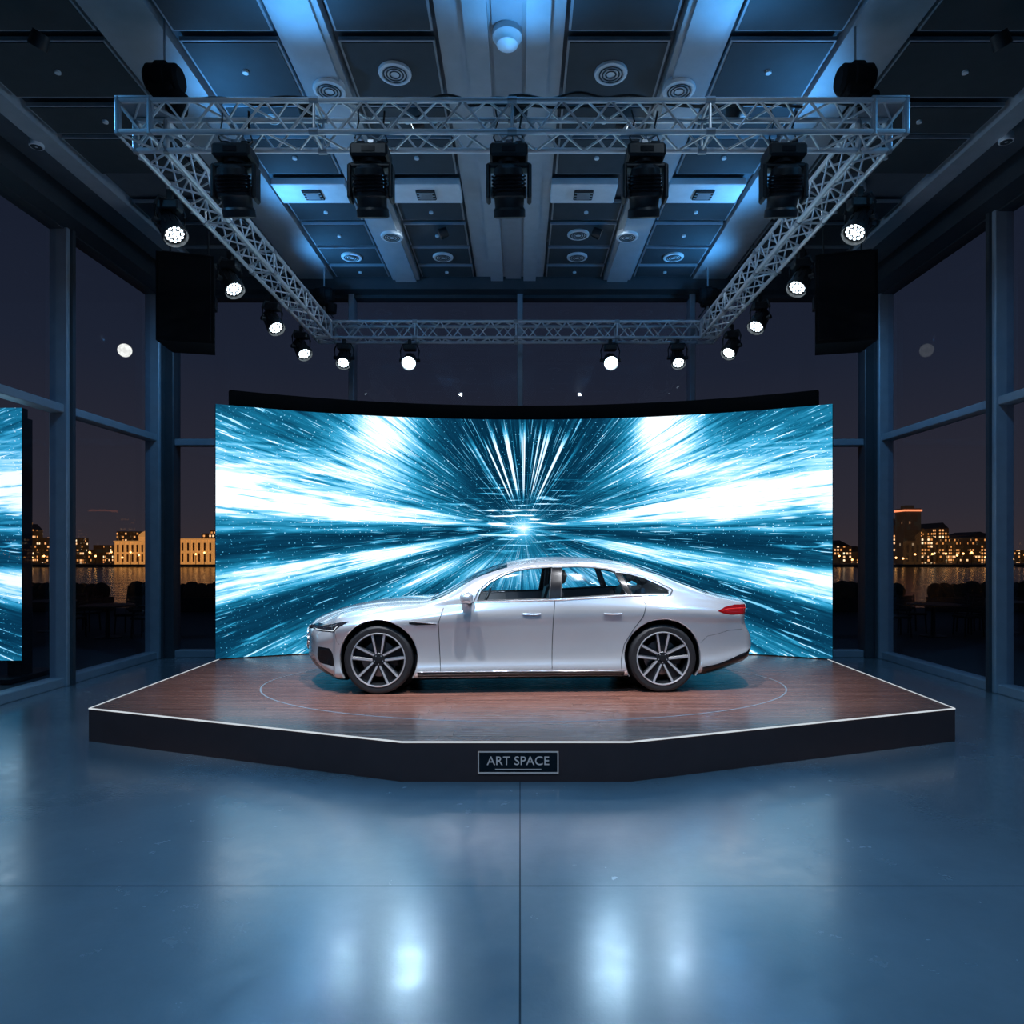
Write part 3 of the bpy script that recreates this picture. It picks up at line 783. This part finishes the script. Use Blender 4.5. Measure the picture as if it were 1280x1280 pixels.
VF=V.reshape(-1,3)
usedbody=set(v for f in body_f for v in f)
for v,ks in hole.items():
    if v in usedbody:
        k=list(ks)[0]; x,y,z=VF[v]; sg=1 if y>0 else -1
        if k<10:
            c=nearest(x,z,WIN[k]); nx,nz=c
        else:
            wx=WHX[k-10]; d=np.array([x-wx,z-AZ]); 
            if z<0.2: continue
            d=d/np.hypot(*d)*AR; nx,nz=wx+d[0],AZ+d[1]
        yy=side_y(nx,nz); VF[v]=(nx,sg*yy,nz)
CARX,CARY=0.0,8.68
car=empty('sedan_car',(CARX,CARY,STZ)); car.rotation_euler=(0,0,math.radians(2.0))
def meshobj(name,faces,mi,mnames):
    used=sorted(set(v for f in faces for v in f)); mp={v:i for i,v in enumerate(used)}
    vs=[tuple(VF[v]) for v in used]
    me=bpy.data.meshes.new(name); me.from_pydata(vs,[],[[mp[v] for v in f] for f in faces])
    for n in mnames: me.materials.append(M[n])
    me.polygons.foreach_set('material_index',mi)
    me.polygons.foreach_set('use_smooth',[True]*len(faces)); me.update()
    o=bpy.data.objects.new(name,me); COL.objects.link(o); o.parent=car
    return o
meshobj('body_shell',body_f,body_m,['paint','blackgloss','taillight'])
g1=meshobj('side_glass',glass_f,[0]*len(glass_f),['carglass'])
for vv in g1.data.vertices:
    vv.co.y-= 0.012*(1 if vv.co.y>0 else -1)
g2=meshobj('windshield_and_rear_glass',ws_f,[0]*len(ws_f),['carglassd'])
for vv in g2.data.vertices: vv.co.z-=0.004
q=MB(); qs=MB(); qa=MB(); qp=MB()
def onside(pts,off=0.0,sg=-1): return [surf(x,z,sg,off) for x,z in pts]
def dens(pts,closed=False,st=0.02):
    o_=[];n=len(pts)
    for i in range(n if closed else n-1):
        a=np.array(pts[i]);b=np.array(pts[(i+1)%n]);L=np.hypot(*(b-a));k=max(1,int(L/st))
        for t in range(k): o_.append(tuple(a+(b-a)*t/k))
    if not closed:o_.append(tuple(pts[-1]))
    return o_
def patch(top,bot,m,sg,off=0.004,nu=40,nv=8):
    x0=max(top[0][0],bot[0][0]);x1=min(top[-1][0],bot[-1][0])
    vs=[];fs=[]
    for i in range(nu+1):
        x=x0+(x1-x0)*i/nu
        zt_=np.interp(x,[p[0] for p in top],[p[1] for p in top]); zb_=np.interp(x,[p[0] for p in bot],[p[1] for p in bot])
        for k in range(nv+1):
            z=zb_+(zt_-zb_)*k/nv
            e=0.0 if k in (0,nv) or i in (0,nu) else off
            vs.append(surf(x,z,sg,e if e else off*0.3))
    for i in range(nu):
        for k in range(nv): fs.append((i*(nv+1)+k,(i+1)*(nv+1)+k,(i+1)*(nv+1)+k+1,i*(nv+1)+k+1))
    qp.add(vs,fs,m)
DLO=[(-.56,1.035),(-.50,1.165),(-.38,1.27),(-.23,1.348),(-.09,1.397),(.1,1.43),(.45,1.446),(.85,1.442),(1.08,1.40),(1.30,1.352),(1.44,1.312),(1.58,1.25),(1.74,1.165),(1.70,1.105),(1.2,1.10),(.4,1.055)]
zbf=lambda x: float(np.interp(x,xs_,zb))
for sg in (-1,1):
    q.path(onside(dens(DLO,True),0.002,sg),0.0095,M['chrome'],6,True)
    for p in WIN: q.path(onside(dens(p,True),-0.002,sg),0.007,M['black'],6,True)
    S1=[(-.93,.235),(-.945,.5),(-.955,.80),(-.90,.97)]
    S2=[(.33,.235),(.335,.55),(.345,.85),(.365,1.06)]
    S3=[(1.12,.235),(1.12,.36),(1.16,.55),(1.26,.72),(1.36,.86),(1.40,1.0),(1.36,1.085)]
    for s_ in (S1,S2,S3): qs.path(onside(dens(s_),-0.001,sg),0.0042,M['black'],6)
    qs.path(onside(dens([(2.04,.56),(2.12,.64),(2.45,.70),(2.68,.71)]),-0.002,sg),0.003,M['black'],6)
    qs.path(onside(dens([(-2.22,.72),(-2.14,.6),(-2.08,.56)]),-0.002,sg),0.003,M['black'],6)
    patch([(-2.615,.725),(-2.5,.765),(-2.25,.790),(-1.96,.820)],[(-2.615,.690),(-2.4,.695),(-2.2,.715),(-2.08,.755),(-1.96,.815)],M['headlight'],sg,.005)
    qp.path(onside(dens([(-2.58,.705),(-2.4,.708),(-2.22,.728),(-2.10,.765)]),0.006,sg),0.0045,M['drl'],6)
    qp.path(onside(dens([(-2.5,.745),(-2.3,.765),(-2.12,.785)]),0.005,sg),0.006,M['chrome'],6)
    patch([(2.24,.928),(2.38,.968),(2.58,.992),(2.735,.992)],[(2.24,.925),(2.33,.900),(2.5,.882),(2.735,.882)],M['taillight'],sg,.005)
    qp.path(onside(dens([(2.32,.930),(2.45,.945),(2.72,.950)]),0.006,sg),0.006,M['tailbright'],6)
    patch([(-1.28,.815),(-1.2,.812),(-.98,.793)],[(-1.28,.795),(-1.2,.778),(-.98,.786)],M['blackgloss'],sg,.003)
    qp.path(onside(dens([(-1.26,.819),(-.97,.797)]),0.003,sg),0.004,M['chrome'],6)
    patch([(2.05,.29),(2.3,.335),(2.5,.38),(2.73,.46)],[(2.05,.20),(2.3,zbf(2.3)+.01),(2.5,zbf(2.5)+.01),(2.73,zbf(2.73)+.02)],M['blackgloss'],sg,.005)
    patch([(-2.61,.52),(-2.5,.51),(-2.36,.44),(-2.30,.36)],[(-2.61,.33),(-2.5,.31),(-2.36,.31),(-2.30,.345)],M['blackgloss'],sg,.004)
    patch([(-1.19,.245),(1.155,.245)],[(-1.19,.19),(1.155,.195)],M['blackgloss'],sg,.008)
    qp.path(onside(dens([(-1.19,.252),(1.155,.252)]),0.004,sg),0.005,M['chrome'],6)
    for hx in (0.10,1.02):
        pts=[(hx+0.10*t,.895+0.005*t*t) for t in np.linspace(-1,1,14)]
        qa.path(onside(pts,0.004,sg),0.010,M['paint'],8)
    for wx in WHX:
        vs=[];fs=[];n=60
        a0=-0.52;a1=pi+0.52
        for i in range(n+1):
            a=a0+(a1-a0)*i/n
            cx,cz=wx+AR*math.cos(a),AZ+AR*math.sin(a)
            ys=side_y(cx,max(cz,.2))
            for k,(dr,dy) in enumerate([(0.0,0.0),(-0.006,-0.004),(-0.012,-0.03),(-0.004,-0.06),(0.02,-0.5)]):
                vs.append((wx+(AR+dr)*math.cos(a),sg*(ys+dy),AZ+(AR+dr)*math.sin(a)))
        for i in range(n):
            for k in range(4): fs.append((i*5+k,(i+1)*5+k,(i+1)*5+k+1,i*5+k+1))
        qa.add(vs,[f for ii,f in enumerate(fs) if ii%4<2],M['paint']); qa.add(vs,[f for ii,f in enumerate(fs) if ii%4>=2],M['black'])
        qa.tube((wx,sg*0.50,AZ),(wx,sg*0.495,AZ),AR+0.02,M['black'],40)
    vs=[];fs=[];nu,nv=16,20
    for iu in range(nu+1):
        u=iu/nu*pi
        for iv in range(nv):
            v=iv/nv*2*pi
            sx=math.sin(u)*math.cos(v);sz=math.sin(u)*math.sin(v);sy=math.cos(u)
            vs.append((-.62+0.095*math.copysign(abs(sx)**.8,sx)*(1.0 if sx<0 else .6),sg*(1.055+0.125*math.copysign(abs(sy)**.8,sy)),1.09+0.068*math.copysign(abs(sz)**.8,sz)+0.0*sy))
    for iu in range(nu):
        for iv in range(nv):
            fs.append((iu*nv+iv,iu*nv+(iv+1)%nv,(iu+1)*nv+(iv+1)%nv,(iu+1)*nv+iv))
    qa.add(vs,fs,M['paint'])
    qa.tube((-.60,sg*0.93,1.035),(-.61,sg*1.0,1.055),0.03,M['black'],10)
q.obj('window_trim',car); qs.obj('panel_seams',car); qa.obj('arches_mirrors_handles',car); qp.obj('lamps_and_cladding',car,angle=60)
q=MB(); 
for k in range(6):
    z=.44+.04*k; q.tube((warp(XF,.4,z)-.006,-.4,z),(warp(XF,.4,z)-.006,.4,z),0.006,M['chrome'],6)
q.path([(warp(XF,.43*math.cos(a),.55)-.008,.43*math.cos(a),.55+.14*math.sin(a)) for a in np.linspace(0,2*pi,40)[:-1]],0.012,M['chrome'],6,True)
q.obj('trim_details',car)
# interior
q=MB()
q.box((-1.3,-.80,.28),(2.0,.80,.42),M['seat'])
q.box((-1.1,-.82,.42),(-.72,.82,.98),M['seat'],.05)
def seat(x,y):
    q.box((x-.3,y-.25,.42),(x+.25,y+.25,.66),M['seat'],.06)
    q.X=Matrix.Translation((x+.22,y,.6))@Matrix.Rotation(0.30,4,'Y')
    q.box((-.08,-.25,0),(.08,.25,.60),M['seat'],.06)
    q.box((-.05,-.13,.63),(.06,.13,.82),M['seat'],.05)
    q.tube((0,-.06,.55),(0,-.06,.66),.01,M['chrome'],6);q.tube((0,.06,.55),(0,.06,.66),.01,M['chrome'],6)
    q.X=Matrix.Identity(4)
seat(.05,-.40);seat(.05,.40);seat(1.05,-.42);seat(1.05,.42)
q.box((1.0,-.7,.42),(1.9,.7,.98),M['seat'],.08)
Xs=Matrix.Translation((-.45,-.40,.98))@Matrix.Rotation(-1.15,4,'Y')
q.path([Xs@Vector((.19*math.cos(a),.19*math.sin(a),0)) for a in np.linspace(0,2*pi,33)[:-1]],.015,M['black'],8,True)
q.tube(Xs@Vector((0,0,0)),Xs@Vector((0,0,-.3)),.03,M['black'],8)
for sg in(-1,1): q.tube((.37,sg*.80,1.0),(.40,sg*.69,1.42),.03,M['seat'],8)
q.box((-.17,-.12,1.33),(-.15,.12,1.38),M['black'],.01)
q.obj('interior',car)
# wheels
def wheel(x,sg):
    q=MB(); Rw=WZ; hw=0.125
    T=Matrix.Translation((x,sg*(0.985-hw),Rw))@(Matrix.Rotation(pi/2,4,'X') if sg<0 else Matrix.Rotation(-pi/2,4,'X'))
    q.X=T
    rr=0.300
    q.lathe([(rr,-hw+.01),(rr+.03,-hw),(Rw-.03,-hw),(Rw-.008,-hw+.02),(Rw,-hw+.05),(Rw,hw-.05),(Rw-.008,hw-.02),(Rw-.03,hw-.002),(rr+.03,hw),(rr+.004,hw-.008)],M['rubber'],72)
    for k in (-.05,-.017,.017,.05): q.lathe([(Rw+.0008,k-.004),(Rw+.0008,k+.004)],M['black'],72)
    q.lathe([(rr+.006,hw-.006),(rr+.004,hw+.002),(rr-.004,hw+.003),(rr-.010,hw-.01),(rr-.014,hw-.02)],M['rim'],72)
    q.lathe([(rr-.012,hw-.012),(rr-.03,hw-.05),(rr-.035,-hw+.02),(rr,-hw+.01)],M['rimdark'],72)
    q.lathe([(0.20,0.0),(0.20,0.02),(0.09,0.02),(0.09,0.0)],M['disc'],48)
    q.lathe([(rr-.03,-.06),(0,-.06)],M['black'],48)
    q.box((.10,-.08,.0),(.22,.08,.05),M['black'],.01)
    zc=hw-.025
    for k in range(5):
        th=2*pi*k/5+pi/2
        for s_ in (-1,1):
            a_out=th+s_*0.235
            pin=(.055*math.cos(th+s_*.5),.055*math.sin(th+s_*.5)); pout=((rr-.010)*math.cos(a_out),(rr-.010)*math.sin(a_out))
            d=Vector((pout[0]-pin[0],pout[1]-pin[1],0)); nrm=Vector((-d.y,d.x,0)).normalized()
            w0,w1=.021,.021
            A=Vector((*pin,zc-.02));B_=Vector((*pout,zc+.012))
            top=[A-nrm*w0,A+nrm*w0,B_+nrm*w1,B_-nrm*w1]; 
            inner=[A-nrm*w0*.45,A+nrm*w0*.45,B_+nrm*w1*.6,B_-nrm*w1*.6]
            inner=[p+Vector((0,0,.008)) for p in inner]
            bot=[p-Vector((0,0,.05)) for p in top]
            vs=top+inner+bot
            q.add(vs,[(4,5,6,7)],M['rim'])
            q.add(vs,[(0,1,5,4),(1,2,6,5),(2,3,7,6),(3,0,4,7)],M['rimdark'])
            q.add(vs,[(0,8,9,1),(1,9,10,2),(2,10,11,3),(3,11,8,0)],M['rimdark'])
        th2=th
        p0=Vector((.06*math.cos(th2),.06*math.sin(th2),zc-.03)); 
        nn=Vector((-math.sin(th2),math.cos(th2),0)); p1=Vector(((rr-.03)*math.cos(th2),(rr-.03)*math.sin(th2),zc-.022))
        q.add([p0-nn*.02,p0+nn*.02,p1+nn*.05,p1-nn*.05],[(0,1,2,3)],M['rimdark'])
    q.lathe([(0.075,zc-.05),(0.075,zc-.015),(0.065,zc-.006),(0.035,zc-.006),(0.032,zc+.002),(0,zc+.004)],M['rimdark'],32)
    for k in range(5):
        a=2*pi*k/5+pi/2+pi/5
        q.tube((.05*math.cos(a),.05*math.sin(a),zc-.012),(.05*math.cos(a),.05*math.sin(a),zc-.001),.008,M['steel'],8)
    q.X=Matrix.Identity(4)
    q.obj('wheel',car,angle=30)
for x in WHX:
    for sg in (-1,1): wheel(x,sg)

# ------------------------------------------------------------------ exterior
q=MB(); q.box((-32,YB+0.35,-0.4),(32,24,-0.02),M['terr']); q.box((-32,-4,-0.4),(XL-0.27,YB+0.36,-0.02),M['terr']); q.box((XR+0.27,-4,-0.4),(32,YB+0.36,-0.02),M['terr'])
q.obj('terrace',smooth=False)
m,nt=newmat('river_water')
tc=nt.n('ShaderNodeTexCoord'); S=nt.sep(tc.outputs['Object'])
nz=nt.noise(nt.comb(nt.m('MULTIPLY',S[0],.25),nt.m('MULTIPLY',S[1],.12),0),1.0,4,.6)
p=nt.n('ShaderNodeBsdfPrincipled'); p.inputs['Base Color'].default_value=(.006,.009,.014,1); p.inputs['Roughness'].default_value=.16
b=nt.n('ShaderNodeBump'); b.inputs['Strength'].default_value=.45; b.inputs['Distance'].default_value=.8
nt.t.links.new(nz,b.inputs['Height']); nt.t.links.new(b.outputs[0],p.inputs['Normal']); out(nt,p.outputs[0])
q=MB(); q.add([(-700,-60,-4.6),(700,-60,-4.6),(700,900,-4.6),(-700,900,-4.6)],[(0,1,2,3)],m); q.obj('river_water',smooth=False)
def citymat(name,base,warm,dens_,strn,cell=(1.5,1.7)):
    m,nt=newmat(name)
    tc=nt.n('ShaderNodeTexCoord'); S=nt.sep(tc.outputs['Object'])
    u=nt.m('ADD',S[0],S[1])
    cu=nt.m('FLOOR',nt.m('DIVIDE',u,cell[0])); cv=nt.m('FLOOR',nt.m('DIVIDE',S[2],cell[1]))
    wn=nt.n('ShaderNodeTexWhiteNoise',noise_dimensions='2D'); nt.t.links.new(nt.comb(cu,cv,0),wn.inputs['Vector'])
    bl=nt.noise(nt.comb(nt.m('MULTIPLY',u,.05),0.0,0.0),1.0,2)
    thr=nt.mr(bl,.35,.65,1.0,1-2*dens_)
    fu=nt.m('FRACT',nt.m('DIVIDE',u,cell[0])); fv=nt.m('FRACT',nt.m('DIVIDE',S[2],cell[1]))
    win=nt.m('MULTIPLY',nt.m('MULTIPLY',nt.m('GREATER_THAN',fu,.4),nt.m('GREATER_THAN',fv,.45)),nt.m('GREATER_THAN',wn.outputs[0],thr))
    wn3=nt.n('ShaderNodeTexWhiteNoise',noise_dimensions='2D'); nt.t.links.new(nt.comb(cv,cu,0),wn3.inputs['Vector'])
    col=nt.mixc(nt.m('POWER',wn3.outputs[0],3.0),warm,(1.0,.75,.45))
    p=nt.n('ShaderNodeBsdfPrincipled'); p.inputs['Base Color'].default_value=(*base,1); p.inputs['Roughness'].default_value=.8
    nt.t.links.new(col,p.inputs['Emission Color']); nt.t.links.new(nt.m('ADD',nt.m('MULTIPLY',nt.m('MULTIPLY',win,strn),nt.mr(wn3.outputs[0],0,1,.3,1)),0.014),p.inputs['Emission Strength'])
    out(nt,p.outputs[0]); m.cycles.emission_sampling='NONE'; return m
cm=citymat('city_building_windows',(.03,.022,.02),(1.0,.36,.09),.36,2.0)
cm2=citymat('tower_windows',(.04,.035,.04),(1.0,.45,.2),.12,.35,(1.6,2.0))
q=MB()
q.box((-420,300,-4.8),(420,420,-3.6),M['terr'])
xx=-400
while xx<400:
    wd=random.uniform(5,18); h=random.uniform(5.5,14)
    if random.random()<.15: h+=5
    yy=random.uniform(327,355)
    q.box((xx,yy,-3.6),(xx+wd,yy+20,-3.6+h),cm)
    if random.random()<.4: q.box((xx+wd*.2,yy+4,-3.6+h),(xx+wd*.6,yy+16,-3.6+h+random.uniform(1,4)),cm)
    if random.random()<.35:
        xc=xx+wd*.5; q.add([(xx,yy,-3.6+h),(xx+wd,yy,-3.6+h),(xc,yy,-3.6+h+3),(xx,yy+20,-3.6+h),(xx+wd,yy+20,-3.6+h),(xc,yy+20,-3.6+h+3)],[(0,1,2),(3,5,4),(0,2,5,3),(1,4,5,2)],M['terr'])
    xx+=wd+random.uniform(-2,4)
q.obj('city_skyline',smooth=False)
lampm=emit('street_lamp_glow',(1.0,.45,.13),7,False)
q=MB()
xx=-300
while xx<300:
    hh=random.uniform(-1.5,2.0)
    q.tube((xx,303,-3.6),(xx,303,hh-.3),.12,M['black'],5)
    X=Matrix.Translation((xx,303,hh)); q.lathe([(0,-.45),(.4,-.2),(.4,.2),(0,.45)],lampm,8,X)
    xx+=random.uniform(2.5,8)
q.obj('street_lamps',smooth=False)
pal=principled('palace_stone_painted_glow',(.5,.36,.2),.8,emis=(1.0,.40,.10),estr=.55,var=.25,vscale=.3); pal.cycles.emission_sampling='NONE'  # floodlighting put into the stone as its own warm emission
pald=principled('palace_dark_openings',(.10,.05,.03),.8)
def palace(x0,x1,h,y,name,dome):
    q=MB(); q.box((x0,y,-3.6),(x1,y+12,-3.6+h),pal)
    q.box((x0-.6,y-.6,-3.6+h),(x1+.6,y+12.5,-3.6+h+.6),pal)
    n=int((x1-x0)/2.2)
    for i in range(n):
        a=x0+(i+.3)*(x1-x0)/n
        q.box((a,y-.15,-3.6+1.2),(a+.8,y,-3.6+h*.45),pald); q.box((a,y-.15,-3.6+h*.55),(a+.8,y,-3.6+h*.88),pald)
        q.tube((a-.6,y-.5,-3.6),(a-.6,y-.5,-3.6+h),.25,pal,8)
    xc=(x0+x1)/2
    if dome:
        q.lathe([(3.0,0),(3.0,1.6),(3.3,1.7),(2.8,2.9),(1.8,3.9),(.5,4.5),(.35,5.4),(0,6.2)],pal,20,Matrix.Translation((xc,y+5,-3.0+h)))
    q.obj(name,smooth=False)
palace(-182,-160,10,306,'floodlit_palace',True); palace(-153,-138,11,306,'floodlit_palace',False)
q=MB(); q.box((176.5,312,-3.6),(184.0,320,22),cm2); q.box((176.2,311.5,20.6),(184.3,320.5,21.4),emit('tower_top_lights',(1,.25,.10),1.6,False)); q.box((178,314,22),(182,318,23.5),cm2)
q.obj('high_rise_tower',smooth=False)
mm,nt=newmat('moon_surface'); tc=nt.n('ShaderNodeTexCoord'); nz=nt.noise(tc.outputs['Object'],.25,4)
e=nt.n('ShaderNodeEmission'); nt.t.links.new(nt.ramp(nz,[(.4,(.78,.75,.69)),(.6,(1,.97,.9))]),e.inputs[0]); e.inputs[1].default_value=1.25; out(nt,e.outputs[0]); mm.cycles.emission_sampling='NONE'
q=MB(); pr=[(7.6*math.sin(a),-7.6*math.cos(a)) for a in np.linspace(0,pi,25)]
q.lathe(pr,mm,48); q.obj('moon',loc=(-494/850*800,800,1.94+252/850*800))
def table(x,y):
    q=MB(); q.lathe([(0,.72),(.55,.72),(.56,.74),(.55,.76),(0,.76)],M['patio'],28); q.lathe([(.28,0),(.28,.02),(.05,.05),(.04,.7),(.1,.72)],M['black'],16); q.obj('patio_table',loc=(x,y,-.02))
def chair(x,y,a):
    q=MB()
    for sx in(-1,1):
        for sy in(-1,1): q.tube((sx*.22,sy*.22,0.003),(sx*.2,sy*.2,.44),.018,M['black'],8)
        q.tube((sx*.2,.2,.44),(sx*.2,.28,.9),.018,M['black'],8)
        q.tube((sx*.24,-.15,.65),(sx*.24,.24,.66),.018,M['black'],8); q.tube((sx*.24,-.15,.65),(sx*.22,-.2,.44),.015,M['black'],8)
    q.box((-.24,-.24,.43),(.24,.24,.48),M['patio'],.015)
    for k in range(4): q.box((-.2,.21+.018*k,.54+.09*k),(.2,.235+.018*k,.60+.09*k),M['patio'],.005)
    o=q.obj('patio_chair',loc=(x,y,-.018)); o.rotation_euler=(0,0,a)
for bx,by in [(-9.4,15.5),(-11.6,16.8),(9.6,15.8),(11.8,16.5)]:
    table(bx,by); chair(bx-.85,by,1.57); chair(bx+.85,by+.05,-1.57); chair(bx,by+.85,0)
q=MB()
for x0,x1 in [(-20,-13.6),(-12.8,-8.6),(-7.8,-4),(4,7.6),(8.4,12.8),(13.6,20)]:
    q.box((x0,22.2,-.02),(x1,22.8,.45),M['patio'],.02)
    n=int((x1-x0)/.3)
    for i in range(n):
        xx=x0+.15+i*.3; rr=.28+random.uniform(-.04,.06)
        q.lathe([(rr*math.sin(a)*(1+random.uniform(-.1,.1)),.62-rr*1.15*math.cos(a)) for a in np.linspace(0,pi,8)],M['hedge'],10,Matrix.Translation((xx,22.5+random.uniform(-.05,.05),0)))
q.obj('terrace_hedge_planters')

# ------------------------------------------------------------------ added fill floods for ceiling, floor, frames and truss; no known fixtures
BLU=(0.075,0.42,1.0)
def fill_flood(x,y,z,tgt,e,col=BLU,ang=120):
    q=MB(); d=(Vector(tgt)-Vector((x,y,z))).normalized(); X=d.to_track_quat('Z','Y').to_matrix().to_4x4()
    q.lathe([(0,-.12),(.07,-.12),(.08,0),(.075,.01),(.07,0)],M['black'],20,X); q.lathe([(.07,0),(0,.002)],M['led'],20,X)
    o=q.obj('added_fill_flood',loc=(x,y,z)); spot('lamp',Vector((x,y,z))+d*.02,tgt,e,col,ang,.9,.05,o)
for x in (-3.42,3.28):
    for y in (7.2,9.2,11.0): fill_flood(x*1.0,y,6.12,(x*.35,y+.3,6.95+1.2),60,BLU,150)
for x in (-2.0,0.0,2.0): fill_flood(x,6.3,6.12,(x,4.6,7.6),52,BLU,150)
for x in (-4.6,4.5):
    for y in (1.5,4.8): fill_flood(x,y,6.7,(x*.6,y+.6,0),210,(.11,.47,1.0),120)
for x in (-1.3,1.2): fill_flood(x,1.2,6.7,(x,5.0,0),240,(.24,.57,1.0),110)
for sx in (-1,1):
    for y in (6.2,10.6): fill_flood(sx*4.4,y,6.55,(sx*6.6,y+1.2,3.0),150,(.14,.48,1.0),110)
for sx in (-1,1):
    for y in (7.6,10.2): fill_flood(sx*1.2,y,6.70,(sx*3.4,y,5.75),42,(.60,.80,1.0),80)
for x in (-1.8,1.8): fill_flood(x,4.6,6.72,(x*1.05,6.2,5.75),20,(.60,.80,1.0),105)
